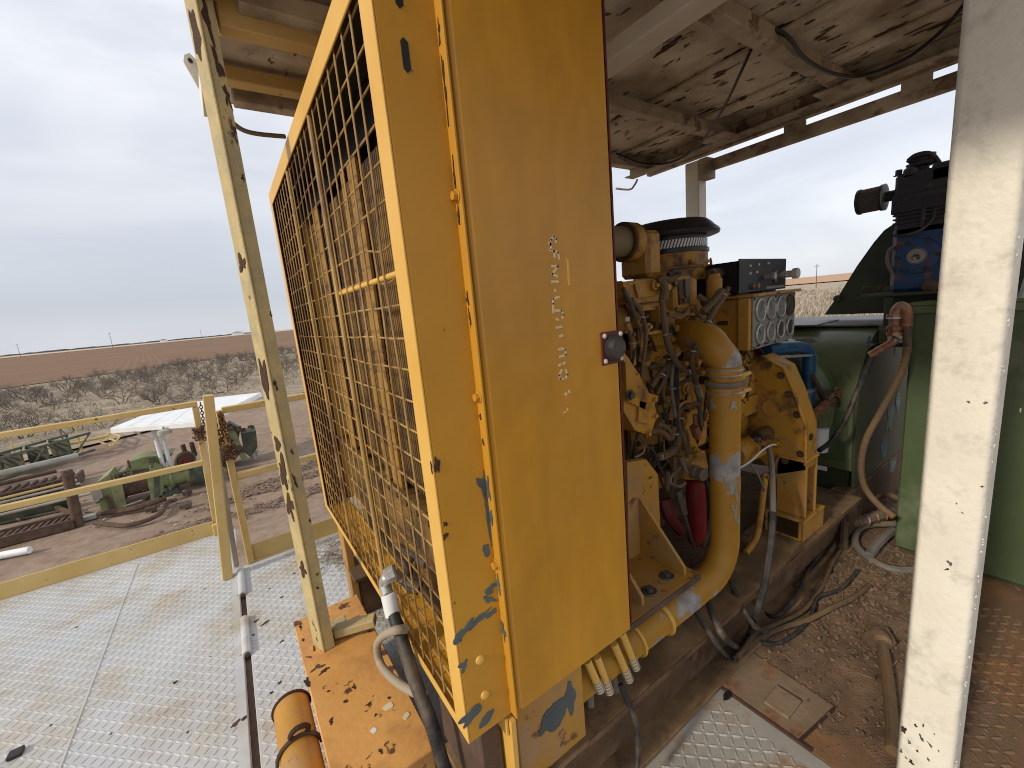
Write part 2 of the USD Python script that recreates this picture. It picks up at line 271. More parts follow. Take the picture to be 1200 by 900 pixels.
ground_mat('yard_dirt', [(.35, (.205, .145, .108)), (.5, (.255, .183, .138)), (.66, (.315, .24, .185))], .5, [(.38, (.17, .115, .08)), (.5, (.255, .19, .142)), (.7, (.315, .238, .18))], 4.0, .45, 6.0, .03)
ground_mat('scrub_ground', [(.35, (.21, .165, .122)), (.5, (.30, .245, .182)), (.68, (.39, .325, .245))], .25, [(.4, (.15, .12, .092)), (.55, (.31, .255, .19)), (.7, (.40, .335, .255))], 2.2, .5, 3.0, .08)
ground_mat('field_soil', [(.35, (.18, .11, .072)), (.65, (.235, .15, .10))], .012, [(.4, (.17, .105, .070)), (.6, (.235, .15, .10))], .3, .4, 1.0, .1, wave=(.30, -.12))
ground_mat('pale_strip', [(.35, (.42, .33, .23)), (.65, (.52, .42, .31))], .01, None, .1, .5)
ground_mat('far_scrub', [(.35, (.32, .255, .185)), (.65, (.46, .385, .29))], .06, [(.4, (.22, .175, .13)), (.6, (.44, .37, .28))], .6, .55, 1.0, .2)
ground_mat('orange_field', [(.35, (.40, .25, .15)), (.65, (.47, .31, .20))], .02)
# ------------------------------------------------------------------ ground, scrub, field
ZG = -2.0
def gz(px, py): return at(px, py, z=ZG)
def sheet(name, pts, z, m, label=None):
    P = np.array([(p[0], p[1]) for p in pts]); pg = Polygon(P); v, f = trimesh.creation.triangulate_polygon(pg, engine='earcut')
    if trimesh.Trimesh(np.c_[v, v[:, 0] * 0], f, process=False).face_normals[0][2] < 0: f = f[:, ::-1]
    obj(name, trimesh.Trimesh(np.c_[v, np.full(len(v), z)], f, process=False), m, smooth=False, kind='structure', label=label)
gd = grid(-60, 60, -40, 80, 161, 161, lambda X, Y: ZG - .02 + .07 * (meshkit.fbm(np.stack([X * .8, Y * .8, X * 0], -1), 4, 3) - .5) * np.clip((np.hypot(X, Y) - 3) / 4, 0, 1))
gd.vertices[:, 2] -= .10 * np.clip((gd.vertices[:, 0] - 20) / 10, 0, 1)
obj('ground', gd, 'yard_dirt', kind='structure', label='bare reddish dirt of the yard below the deck')
sheet('far_ground', [(-5000, -5000), (5000, -5000), (5000, 5000), (-5000, 5000)], ZG - .25, 'scrub_ground')
e0, e1 = gz(0, 457), gz(338, 409)                       # far edge of the bushes on the left
dv = (e1 - e0) / np.linalg.norm(e1 - e0); nv = np.array([-dv[1], dv[0], 0.])
if nv[1] < 0: nv = -nv
A, B = e0 - dv * 400, e1 + dv * 60
s0, s1 = gz(0, 528), gz(345, 468)                       # where the yard ends and the scrub begins
sheet('scrub_land', [s0 - dv * 60, s1 + dv * 16, B + nv * 1, A + nv * 1], ZG + .06, 'scrub_ground')
sheet('plowed_field', [A, B, B + nv * 700 + dv * 500, A + nv * 700 - dv * 600], ZG + .12, 'field_soil')
sheet('pale_field', [A + nv * 640 - dv * 1500, B + nv * 640 + dv * 900, B + nv * 2300 + dv * 2000, A + nv * 2300 - dv * 3500], ZG + .4, 'pale_strip')
# a long low belt of trees along the left horizon
def belt(p0, p1, h, w, n, seed):
    r = np.random.default_rng(seed); p0, p1 = np.array(p0), np.array(p1); d = (p1 - p0) / np.linalg.norm(p1 - p0); q = np.array([-d[1], d[0], 0]); rings = []
    for k in range(n + 1):
        c = p0 + (p1 - p0) * k / n; hh = h * (.55 + .45 * r.random()); ww = w * (.7 + .5 * r.random())
        rings.append([c - q * ww, c - q * ww * .8 + [0, 0, hh * .75], c + [0, 0, hh], c + q * ww * .8 + [0, 0, hh * .75], c + q * ww])
    return ring_mesh(rings)
obj('tree_belt', belt(A + nv * 1500 - dv * 3000 + [0, 0, .4], B + nv * 1400 + dv * 1000 + [0, 0, .4], 5.0, 10, 420, 3), 'far_trees', kind='stuff', label='thin dark belt of trees along the left horizon', cat='trees')
# right hand: scrub then a tan rise beyond the roof's far edge
r0, r1 = at(900, 372, z=ZG), at(1200, 355, z=ZG)
X2, Y2 = np.meshgrid(np.linspace(20, 900, 60), np.linspace(-500, 420, 60), indexing='ij')
def rise(X, Y): return ZG - .08 + .004 * np.clip(X - 24, 0, 60) + 4.6 * np.clip((np.hypot(X, Y) - 140) / 300, 0, 1) ** 1.2 * np.clip((X - 110) / 160, 0, 1)
obj('scrub_hill', grid(24, 900, -600, 330, 90, 90, rise), 'far_scrub', kind='structure', label='dry grey scrub flat stretching away beyond the green generator')
obj('tan_hill', grid(255, 1500, -900, 520, 60, 60, lambda X, Y: rise(X, Y) + .5 + 4.5 * np.clip((X - 300) / 500, 0, 1)), 'orange_field', kind='structure', label='bare tan rise on the right horizon')

# bushes: a few branching kinds, then copies
def bush_mesh(seed, h):
    r = np.random.default_rng(seed); trunk, br = [], []
    def grow(p, d, L, rad, lev):
        P = [p]; q = p.copy(); dd = d.copy()
        for k in range(3):
            dd = dd + r.normal(0, .24, 3); dd[2] += .06; dd /= np.linalg.norm(dd); q = q + dd * L / 3; P.append(q.copy())
        (trunk if lev == 0 else br).append(tube(P, np.linspace(rad, rad * .55, 4), 4 if lev < 2 else 3))
        if lev < 4:
            for k in range(3 if lev < 3 else 2):
                e = dd + r.normal(0, .62, 3); e[2] = abs(e[2]) * .7 + .10; e /= np.linalg.norm(e); grow(P[-1 - (k % 2)], e, L * (.60 + .28 * r.random()), rad * .60, lev + 1)
    for k in range(3):
        a = 2 * math.pi * (k + r.random()) / 3; d = np.array([math.cos(a) * .7, math.sin(a) * .7, .75]); grow(np.array([math.cos(a) * .06, math.sin(a) * .06, -.05]), d / np.linalg.norm(d), h * .36, .035 * h / 1.6, 0)
    return trunk, br
bush_protos = []
LBL = 'bare grey mesquite bush in the scrub beyond the yard'
def bush_spot():
    while True:
        q = s0 - dv * 8 + dv * rng.uniform(-22, 45) + nv * rng.uniform(-1, 62)
        c = ROT.T @ (np.array([q[0], q[1], ZG]) - CAM)
        if c[2] > 3 and -80 < PC[0] + FOC * c[0] / c[2] < 365 and (q - A) @ nv < -5: return q
for k in range(280):
    p = bush_spot(); p[2] = ZG + .06
    if k < 6:
        tr, br = bush_mesh(50 + k, 1.15)
        t = thing('mesquite_bush', LBL, 'bush', p, 'bare mesquite bushes in the scrub')
        tr = trimesh.util.concatenate(tr); br = trimesh.util.concatenate(br); tr.apply_translation(p); br.apply_translation(p)
        bm_ = 'bark' if k % 2 else 'bark_pale'; obj('trunk', tr, bm_, t, smooth=True); obj('branches', br, bm_, t, smooth=True); bush_protos.append(t)
    else:
        copy_thing(rng.choice(bush_protos), 'mesquite_bush', p, rng.uniform(0, 360), rng.uniform(.45, 1.4), LBL, 'bush', 'bare mesquite bushes in the scrub')
# dry grass tufts among them and on the right-hand flat (uncountable)
def tufts(spots, h, m, name, label, seed):
    r = np.random.default_rng(seed); V, F = [], []; n = 0
    for p in spots:
        s = h * r.uniform(.5, 1.3)
        for b in range(5):
            a = r.uniform(0, 2 * math.pi); o = np.array([math.cos(a), math.sin(a), 0]); w = np.array([-o[1], o[0], 0]) * s * .10; base = p + o * s * r.uniform(0, .35)
            V += [base - w, base + w, base + o * s * r.uniform(.2, .7) + [0, 0, s * r.uniform(.5, 1)]]; F.append((n, n + 1, n + 2)); n += 3
    obj(name, trimesh.Trimesh(np.array(V), np.array(F), process=False), m, smooth=False, kind='stuff', label=label, cat='grass')
sp = []
for k in range(4200):
    q = bush_spot(); q[2] = ZG + .06; sp.append(q)
tufts(sp, .2, 'dry_grass', 'dry_grass', 'pale dry grass between the mesquite bushes', 1)
sp = []
for k in range(6000):
    px = rng.uniform(900, 1230); q = at(px, rng.uniform(336, 388) - (px - 940) * .045, z=ZG); d = math.hypot(q[0], q[1])
    if 24 < d < 170 and q[0] > 24: q[2] = rise(q[0], q[1]); sp.append(q)
tufts(sp, .9, 'dry_grass', 'scrub_grass', 'dry straw coloured scrub growth on the flat to the right', 2)
for k in range(34):
    px = rng.uniform(935, 1215); q = at(px, rng.uniform(334, 362) - (px - 940) * .05, z=ZG); q = q * min(1, 150 / math.hypot(q[0], q[1])); q[2] = rise(q[0], q[1])
    copy_thing(rng.choice(bush_protos), 'mesquite_bush', q, rng.uniform(0, 360), rng.uniform(.9, 1.5), 'bare grey bush on the scrub flat to the right of the engine', 'bush', 'bushes on the right-hand flat')
# utility poles and pale sheds on the skyline
def pole(px, py, dist, h, lab):
    d = ray(px, py); p = np.array([CAM[0], CAM[1], 0]) + d * dist / math.hypot(d[0], d[1]); p[2] = ZG + .4; t = thing('utility_pole', lab, 'pole', p)
    obj('pole_shaft', cyl(p, p + [0, 0, h], .15, 8, .10), 'pole_wood', t); obj('crossarm', beam(p + [-.9, .5, h - .8], p + [.9, -.5, h - .8], .15, .15), 'pole_wood', t)
for px, py, di, h, lab in ((133, 410, 420, 12, 'utility pole on the skyline above the white canopy'), (25, 421, 520, 11, 'utility pole at the far left of the skyline'), (237, 398, 560, 11, 'utility pole on the skyline just left of the yellow roof post'), (957, 320, 200, 9, 'thin utility pole on the tan skyline right of the gauge box')):
    pole(px, py, di, h, lab)
def shed(px, py, dist, w, h, lab):
    d = ray(px, py); p = np.array([0, 0, 0]) + d * dist / math.hypot(d[0], d[1]); p[2] = ZG + .4; t = thing('shed', lab, 'shed', p)
    a, b = p + [-w / 2, 0, 0], p + [w / 2, 0, 0]
    obj('wall', box(a[0], b[0], p[1], p[1] + 8, p[2], p[2] + h, .02), 'yard_white', t)
    obj('roof', prism([a + [-.4, -.4, h + .02], b + [.4, -.4, h + .02], p + [0, -.4, h * 1.4]], (0, 1, 0), 8.8), 'pale_pipe', t)
shed(192, 402, 900, 9, 4, 'small pale shed on the left skyline'); shed(279, 393, 900, 18, 5, 'long pale shed on the skyline beside the yellow roof post')

# ------------------------------------------------------------------ the deck
def tread(x0, x1, y0, y1, m, parent, pitch=.028, L=.029, W=.0092, h=.0027, z=0.0, keep=None):
    nx, ny = int((x1 - x0) / pitch), int((y1 - y0) / pitch)
    I, J = np.meshgrid(np.arange(nx), np.arange(ny), indexing='ij'); c = np.stack([x0 + (I + .5) * pitch, y0 + (J + .5) * pitch], -1).reshape(-1, 2)
    a = np.where((I + J).ravel() % 2 == 0, math.pi / 4, -math.pi / 4)
    if keep is not None: k = keep(c); c, a = c[k], a[k]
    b = np.array([(-L / 2, 0, 0), (-L / 4, -W / 2, 0), (L / 4, -W / 2, 0), (L / 2, 0, 0), (L / 4, W / 2, 0), (-L / 4, W / 2, 0), (-L / 3.4, 0, h), (L / 3.4, 0, h)])
    f = np.array([(0, 1, 6), (1, 2, 7), (1, 7, 6), (2, 3, 7), (3, 4, 7), (4, 5, 6), (4, 6, 7), (5, 0, 6)])
    ca, sa = np.cos(a)[:, None], np.sin(a)[:, None]
    v = np.stack([c[:, :1] + b[:, 0] * ca - b[:, 1] * sa, c[:, 1:] + b[:, 0] * sa + b[:, 1] * ca, np.broadcast_to(b[:, 2] + z, (len(c), 8))], -1).reshape(-1, 3)
    F = (f[None] + 8 * np.arange(len(c))[:, None, None]).reshape(-1, 3)
    obj('tread', trimesh.Trimesh(v, F, process=False), m, parent, smooth=False, kind='stuff')
dk = thing('deck', 'steel tread plate deck around the engine, white at the left and muddy brown at the right', 'deck', kind='structure')
obj('fold_out_panel', box(-2.4, -.178, -1.2, 3.69, -.02, 0, .002), 'deck_white', dk); tread(-1.75, -.185, .55, 3.66, 'deck_white', dk)
obj('white_panel', box(-.150, .62, -1.2, 3.03, -.02, 0, .002), 'deck_white', dk); tread(-.145, .60, .95, 3.0, 'deck_white', dk)
obj('grey_panel', box(.623, 1.283, -1.2, .735, -.02, 0, .002), 'deck_grey', dk); tread(.63, 1.25, -.3, .72, 'deck_grey', dk, pitch=.0285, L=.031, W=.0095, h=.0034)
obj('muddy_panel', box(1.286, 3.6, -1.6, .735, -.02, 0, .002), 'deck_mud', dk)
obj('inner_panel', box(.623, 3.6, .737, 3.03, -.02, 0, .002), 'skid_brown', dk)
obj('edge_beam', box(-2.4, -.30, 3.69, 3.71, -.16, -.003, .003), 'rail_yellow', dk); obj('edge_beam', box(-.14, 3.4, 3.032, 3.06, -.16, -.003, .003), 'rail_yellow', dk)
obj('hinge_beam', box(-.176, -.152, -1.2, 3.02, -.14, -.016, .002), 'rusty', dk)
for (a, b) in (((283, 667), (284, 697)), ((288, 724), (291, 766))):
    p, q = at(*a, z=.006), at(*b, z=.006); p[0] = q[0] = -.164
    hb = obj('hinge_barrel', [cyl(p, q, .019, 14, bev=.003), box(-.195, -.164, q[1] + .02, p[1] - .02, .0005, .006, .001)], 'deck_white', dk)
    obj('hinge_pin', cyl(q - [0, .014, 0], p + [0, .012, 0], .010, 10), 'rusty', hb)
wx = at(107, 800, z=0)[0]
obj('weld_bead', cyl((wx, .6, .0005), (wx + .01, 3.6, .0005), .0035, 6), 'deck_white', dk); obj('weld_bead', cyl((.64, .735, .002), (1.28, .735, .002), .010, 6), 'deck_grey', dk)
wq = [at(x, y, z=0) for x, y in ((827, 811), (905, 765), (985, 800), (895, 866))]
def mudkeep(c):
    n = meshkit.fbm(np.c_[c * 3.3, c[:, 0] * 0], 3, 9); d = np.hypot(c[:, 0] - 2.25, c[:, 1] - .55)
    return (n < .56) & (d > .36) & ~((c[:, 0] < 1.52) & (c[:, 1] > .42))
tread(1.50, 3.3, -1.2, .73, 'deck_mud', dk, pitch=.030, L=.033, W=.009, h=.0058, keep=mudkeep)
hp = thing('hatch_plate', 'rusty floor plate with a slotted hole and small raised lid next to the skid', 'plate', (1.40, .60, 0))
PL = [(1.292, .732), (1.292, .47), (1.50, .445), (1.52, .732)]
hm = prism([(x, y, .003) for x, y in PL], (0, 0, 1), .006); obj('plate', hm, 'hatch', hp)
obj('lid', box(1.33, 1.43, .515, .595, .0095, .020, .003), 'hatch', hp); obj('slot', chip(at(852, 815, z=.0095), (0, 0, 1), .055, .022, 3, .2, .1, .0015), 'black_paint', hp)
obj('weld_seam', [cyl((1.288, .735, .004), (1.288, .43, .004), .005, 6), cyl((1.288, .466, .004), (1.50, .440, .004), .004, 6)], 'chip_rust', hp)
# dirt that has collected in the corner between the skid and the generator
def mudz(X, Y):
    n = meshkit.fbm(np.stack([X * 7, Y * 7, X * 0], -1), 5, 5); n2 = meshkit.fbm(np.stack([X * 40, Y * 40, X * 0], -1), 3, 8)
    hill = .034 * np.exp(-(((X - 2.25) / .42) ** 2 + ((Y - .62) / .20) ** 2)) + .012 * np.exp(-(((X - 1.7) / .35) ** 2 + ((Y - .45) / .30) ** 2))
    return -.0055 + hill * (.55 + .9 * n) + .013 * (n - .42) + .004 * (n2 - .5) * np.clip(hill * 60, 0.15, 1)
obj('mud', grid(1.29, 3.4, -1.0, .734, 190, 150, mudz), 'mud', kind='stuff', label='dried brown mud caked over the right-hand deck beside the skid', cat='mud', smooth=True)
def clods(n, cx, cy, sx, sy, rmin, rmax, seed, zf, x1=3.3, y1=.72):
    r = np.random.default_rng(seed); out = []
    ico = trimesh.creation.icosphere(0)
    for k in range(n):
        x, y = r.normal(cx, sx), r.normal(cy, sy)
        if y > y1 or x < 1.3 or x > x1: continue
        m = ico.copy(); m.vertices = m.vertices * (1 + r.normal(0, .25, m.vertices.shape)) * r.uniform(rmin, rmax); m.apply_translation((x, y, float(zf(np.array(x), np.array(y))) + .002)); out.append(m)
    return out
obj('debris', clods(1500, 2.2, .56, .36, .16, .003, .010, 4, mudz) + clods(260, 1.6, .36, .22, .2, .002, .006, 6, mudz), 'mud_clod', kind='stuff', label='loose dirt clods and grit heaped at the foot of the green generator', cat='debris', smooth=False)
def twigs(n, cx, cy, sx, sy, seed, zf, L=.09, ylim=.72, w=.0011):
    r = np.random.default_rng(seed); out = []
    for k in range(n):
        x, y = r.normal(cx, sx), r.normal(cy, sy)
        if y > ylim: continue
        a = r.uniform(0, 6.28); l = L * r.uniform(.3, 1.2); z = float(zf(np.array(x), np.array(y))) + r.uniform(.003, .012); d = np.array([math.cos(a), math.sin(a), r.normal(0, .15)]) * l / 2; p = np.array([x, y, z])
        out.append(tube([p - d, p + r.normal(0, l * .08, 3), p + d], w * r.uniform(.7, 1.5), 3))
    return out
obj('twigs', twigs(150, 2.25, .58, .28, .09, 5, mudz, .06, .72, .0008), 'straw', kind='stuff', label='dry straw and twigs lying on the mud by the skid', cat='straw', smooth=False)
zc = lambda X, Y: X * 0 + .002
sc = at(395, 652, z=0)
obj('straw_heap', twigs(420, sc[0] + .02, sc[1], .10, .14, 8, zc, .06, 3.0, .0012), 'straw', kind='stuff', label='scatter of straw and leaf litter on the white deck behind the roof post', cat='straw', smooth=False)
obj('rubber_scrap', box(*sum(([v - .02, v + .02] for v in at(19, 885, z=0)[:2]), []), .001, .016, .003), 'rubber', label='small black rubber scrap lying on the white deck', cat='scrap')

for k, (px, py, w, h) in enumerate(((311, 730, .07, .02), (300, 728, .03, .02), (276, 848, .05, .02), (286, 842, .03, .02), (297, 744, .02, .015), (240, 690, .02, .01), (330, 752, .03, .012), (205, 800, .02, .02), (328, 800, .02, .02), (318, 812, .015, .015), (332, 835, .02, .01), (316, 690, .012, .01), (150, 640, .014, .01), (90, 735, .012, .012), (246, 770, .01, .01), (220, 858, .014, .01), (130, 860, .01, .01), (60, 850, .012, .01), (330, 700, .02, .012), (345, 672, .02, .012))):
    obj('rust_fleck', chip(at(px, py, z=.0006), (0, 0, 1), w, h, 700 + k, .5, .5, .0022), 'chip_rust' if k % 2 else 'rusty', dk)
# ------------------------------------------------------------------ railings
def square(p0, p1, s=.038, b=.004): return beam(p0, p1, s, s, b=b)
rl = thing('railing', 'yellow pipe railing with toe board along the left fold-out deck', 'railing', (-.26, 3.72, 0)); lp0, lp1 = at(258, 640, y=3.72), at(229, 477, y=3.72)
obj('top_rail', square((-2.3, 3.72, .985), (lp1[0] + .015, 3.72, .985)), 'rail_yellow', rl); obj('mid_rail', square((-2.3, 3.72, .55), (-.28, 3.72, .55)), 'rail_yellow', rl)
lp0, lp1 = at(258, 640, y=3.72), at(229, 477, y=3.72); obj('post', square(lp0, lp1), 'rail_yellow', rl); obj('post', square((-2.0, 3.72, -.05), (-2.0, 3.72, .96)), 'rail_yellow', rl)
obj('toe_board', box(-2.3, -.30, 3.694, 3.703, .004, .105, .002), 'rail_yellow', rl); obj('socket', box(-.31, -.235, 3.66, 3.705, .001, .085, .004), 'rail_yellow', rl)
rr = thing('railing', 'yellow pipe railing running behind the radiator guard with a rusty post', 'railing', (-.1, 3.04, 0))
obj('top_rail', square((-.085, 3.04, 1.005), (1.6, 3.04, 1.005)), 'rail_yellow', rr); obj('mid_rail', square((-.08, 3.04, .585), (1.6, 3.04, .585)), 'rail_yellow', rr)
obj('post', square((-.105, 3.04, .002), at(257, 481, y=3.04)), 'rail_yellow', rr); obj('post', square((1.5, 3.04, .002), (1.5, 3.04, .985)), 'rail_yellow', rr)
obj('toe_board', box(-.125, 3.2, 3.045, 3.053, .002, .115, .002), 'rail_yellow', rr)
obj('post_rust', [chip((-.105 - .0195, 3.04, .60 + .09 * k), (-1, 0, 0), .034, .13, k, .0, .5, .0008) for k in range(3)], 'rusty', rr)
gp = obj('rail_post', square((-.232, 2.945, .002), at(244, 463, y=2.945), .052), 'rail_yellow', label='loose square yellow post standing between the two railings at the hinge', cat='post')
gq = obj('rail_post', square((-.185, 3.06, .002), (-.15, 3.06, .75), .03), 'pale_pipe', label='short pale weathered post just behind the middle yellow railing post', cat='post')
def chain(P, lab):
    S = spline(P, 10); seg = np.linalg.norm(np.diff(S, axis=0), axis=1); s = np.r_[0, np.cumsum(seg)]; n = int(s[-1] / .021); out = []
    for k in range(n):
        c = np.array([np.interp((k + .5) * .021, s, S[:, a]) for a in range(3)]); q = np.array([np.interp(min((k + 1) * .021, s[-1]), s, S[:, a]) for a in range(3)]); d = q - c; d /= np.linalg.norm(d) + 1e-9
        u = np.cross(d, [1, .3, .2]); u /= np.linalg.norm(u); w = np.cross(d, u) if k % 2 else u; A_ = np.arange(9) * 2 * np.pi / 8
        out.append(tube([c + d * math.cos(a) * .015 + w * math.sin(a) * .009 for a in A_], .0032, 5))
    obj('chain', out, 'chain_rust', label=lab, cat='chain')
def wrap(px0, py0, x, y, z0, z1, lab, seed, r=.030):
    rg = np.random.default_rng(seed); P = []
    for k in range(18):
        a = k * 1.9; P.append((x + math.cos(a) * r * rg.uniform(.8, 1.2), y + math.sin(a) * r * rg.uniform(.8, 1.2), z0 + (z1 - z0) * k / 17))
    chain(P, lab)
chain([(lp1[0] + .035, 3.69, .99), (lp1[0] + .03, 3.69, .88), (lp1[0] + .02, 3.69, .80)], 'rusty chain draped from the top of the left railing')
wrap(0, 0, lp1[0] - .012, 3.69, .72, .82, 'rusty chain wrapped tightly round the left railing end post', 1)
rp1 = at(257, 481, y=3.04)
chain([(rp1[0] - .03, 3.01, 1.0), (rp1[0] - .03, 3.0, .88), (rp1[0] - .02, 3.0, .81), (rp1[0] - .008, 3.0, .9), (rp1[0] + .004, 3.0, 1.0), (rp1[0] + .012, 3.0, .9), (rp1[0] + .012, 3.0, .81)], 'yellow-stained chain hanging in loops on the right railing end post')
wrap(0, 0, rp1[0], 3.02, .70, .80, 'dark rusty chain wound round the right railing end post', 2)

# ------------------------------------------------------------------ orange box in front of the radiator
tk = thing('storage_box', 'orange painted steel box with rust spots in front of the radiator guard', 'box', (.15, 1.35, 0))
obj('lid', box(.030, .280, .955, 1.775, .288, .300, .003), 'tank_orange', tk)
obj('body', box(.036, .274, .961, 1.769, .004, .2875, .003), 'tank_orange', tk)
for k, (px, py, w, h) in enumerate(((432, 655 + 170, .022, .012), (440, 838, .014, .010), (415, 805, .030, .014), (405, 822, .022, .016), (388, 845, .02, .03), (380, 786, .05, .024), (446, 880, .02, .018), (430, 735, .02, .03), (456, 818, .018, .012), (355, 750, .012, .03), (362, 770, .012, .03), (385, 810, .012, .014))):
    obj('rust_spot', chip(at(px, py, z=.3003), (0, 0, 1), w, h, 20 + k, k * .7, .55, .0007), 'chip_rust', tk)
for k, (px, py, w) in enumerate(((455, 828, .034), (476, 839, .026), (438, 856, .022))):
    obj('pale_splash', chip(at(px, py, z=.3003), (0, 0, 1), w, w * .8, 40 + k, k, .2, .0009), 'white_plastic' if k == 2 else 'chalk', tk)
pc0, pc1 = np.array((-.030, 1.53, .15)), np.array((-.030, .70, .15))
obj('post_tie', [beam((.150, 1.56, .330), (.285, 1.50, .345), .05, .03), beam((.13, 1.60, .317), (.20, 1.60, .317), .06, .03)], 'post_yellow', tk)
for k, (px, py, w, h, t) in enumerate(((372, 782, .05, .035, .4), (396, 728, .05, .06, .2), (360, 800, .03, .07, .1), (368, 760, .012, .05, 0), (352, 735, .012, .05, 0))): obj('rust_spot', chip(at(px, py, z=.3003), (0, 0, 1), w, h, 840 + k, t, .6, .0008), 'rusty' if k < 2 else 'chip_rust', tk)
obj('side_cylinder', cyl(pc0, pc1, .056, 24, bev=.008), 'base_yellow', tk)
obj('end_rim', ring((-.030, 1.528, .15), (0, 1, 0), .057, .006, 24, 6), 'chip_rust', tk)
obj('shackle', ring((-.020, 1.33, .222), (0, 1, .3), .026, .008, 16, 6), 'chip_rust', tk)
obj('hold_strap', tube([(-.030 + .063 * math.cos(a), 1.33, .15 + .063 * math.sin(a)) for a in np.linspace(0, math.pi, 12)], .006, 6), 'rusty', tk)

# ------------------------------------------------------------------ radiator unit
rd = thing('radiator', 'large yellow engine radiator with wire grille and smooth side cowl', 'radiator', (.5, 1.4, .3))
XF, YR, ZB, ZT, YL, XC = .278, .70, .557, 2.04, 2.20, .386
gf = obj('guard_frame', [box(XF - .004, XF, YR, YR + .055, ZB, ZT, .001), box(XF - .004, XF, YL - .05, YL, ZB, ZT, .001),
     box(XF - .004, XF, YR + .0555, YL - .0505, ZT - .055, ZT, .001), box(XF - .004, XF, YR + .0555, YL - .0505, ZB, ZB + .022, .001)], 'guard_yellow', rd)
obj('frame_side', box(XF + .0005, XC, YR, YR + .006, ZB, ZT, .001), 'frame_yellow', rd); obj('frame_side', box(XF + .0005, XC, YL - .006, YL, ZB, ZT, .001), 'frame_yellow', rd)
obj('frame_top', box(XF + .0005, XC, YR + .0065, YL - .0065, ZT - .006, ZT, .001), 'frame_yellow', rd); obj('frame_bottom', box(XF + .0005, XC, YR + .0065, YL - .0065, ZB, ZB + .006, .001), 'frame_yellow', rd)
W0, W1 = YR + .05, YL - .045
ys = np.arange(YR + .127, W1, .0635); zs = np.arange(ZB + .03, ZT - .03, .0635)
wrg = np.random.default_rng(11)
for k, y in enumerate(ys):
    P = [(XF + .004, y + wrg.normal(0, .001), z) for z in np.linspace(ZB + .01, ZT - .04, 14)]
    if k == 0: P = [(a, b + (.020 * math.exp(-((c - 1.52) / .07) ** 2)), c) for a, b, c in P]
    if k == 1: P = [(a, b - (.014 * math.exp(-((c - 1.50) / .09) ** 2)), c) for a, b, c in P]
    obj('guard_wire', tube(spline(P, 3), .0023, 6), 'wire_yellow', rd)
for k, z in enumerate(zs):
    P = [(XF + .010, y, z + wrg.normal(0, .0012)) for y in np.linspace(W0 - .02, W1 + .02, 14)]
    if abs(z - 1.565) < .04: P = [(a, b, c - .020 * math.exp(-((b - .85) / .06) ** 2)) for a, b, c in P]
    obj('guard_wire', tube(spline(P, 3), .0023, 6), 'wire_yellow', rd)
for y in (1.235, 1.68): obj('guard_bar', cyl((XF + .004, y + .012, ZB + .01), (XF + .004, y + .012, ZT - .04), .0068, 10), 'wire_yellow', rd)
obj('guard_bar', cyl((XF + .011, W0, 1.533), (XF + .011, 1.245, 1.533), .0062, 10), 'guard_yellow', rd)
# core behind the grille
obj('core_back', box(.425, .44, .72, 2.18, .92, 1.90, .002), 'core_fin', rd)
ct = [cyl((.412, y, .93), (.412, y, 1.89), .0045, 5) for y in np.arange(.735, 2.17, .0150) if not (1.79 < y < 1.87)]
obj('core_tubes', ct, 'core_brown', rd, kind='stuff', smooth=60)
obj('core_fins', [box(.414, .424, .73, 2.17, z, z + .002, .0004) for z in np.arange(.94, 1.89, .012)], 'core_brown', rd, kind='stuff', smooth=False)
for y0, y1 in ((1.29, 1.375), (.735, .765), (1.72, 1.78), (1.88, 1.93)): obj('core_support', box(.392, .4055, y0, y1, .90, 1.92, .003), 'core_bar', rd)
obj('core_support', box(.385, .3915, 1.40, 1.43, .90, 1.92, .002), 'core_bar', rd)
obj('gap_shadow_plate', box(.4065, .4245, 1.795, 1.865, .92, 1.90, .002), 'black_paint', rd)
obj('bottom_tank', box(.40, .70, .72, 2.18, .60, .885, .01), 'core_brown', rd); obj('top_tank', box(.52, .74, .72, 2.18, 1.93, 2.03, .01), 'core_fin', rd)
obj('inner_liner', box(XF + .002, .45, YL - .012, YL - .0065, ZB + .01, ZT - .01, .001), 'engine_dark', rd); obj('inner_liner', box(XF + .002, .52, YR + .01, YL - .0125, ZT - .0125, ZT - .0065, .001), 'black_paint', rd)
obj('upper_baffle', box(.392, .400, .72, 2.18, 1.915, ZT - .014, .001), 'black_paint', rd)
obj('top_closure', box(.3865, .53, .72, 2.18, 2.036, 2.041, .001), 'frame_yellow', rd)
obj('tank_flange', box(.385, .44, .72, 2.18, .862, .8945, .003), 'core_brown', rd)
for y in np.arange(.80, 2.15, .085): obj('flange_bolt', bolt((.385, y, .879), (-1, 0, 0), .008, .007), 'core_brown', rd)
obj('fan_shroud', [box(.45, .76, .745, 2.17, .575, 2.06, .01)], 'engine_dark', rd)
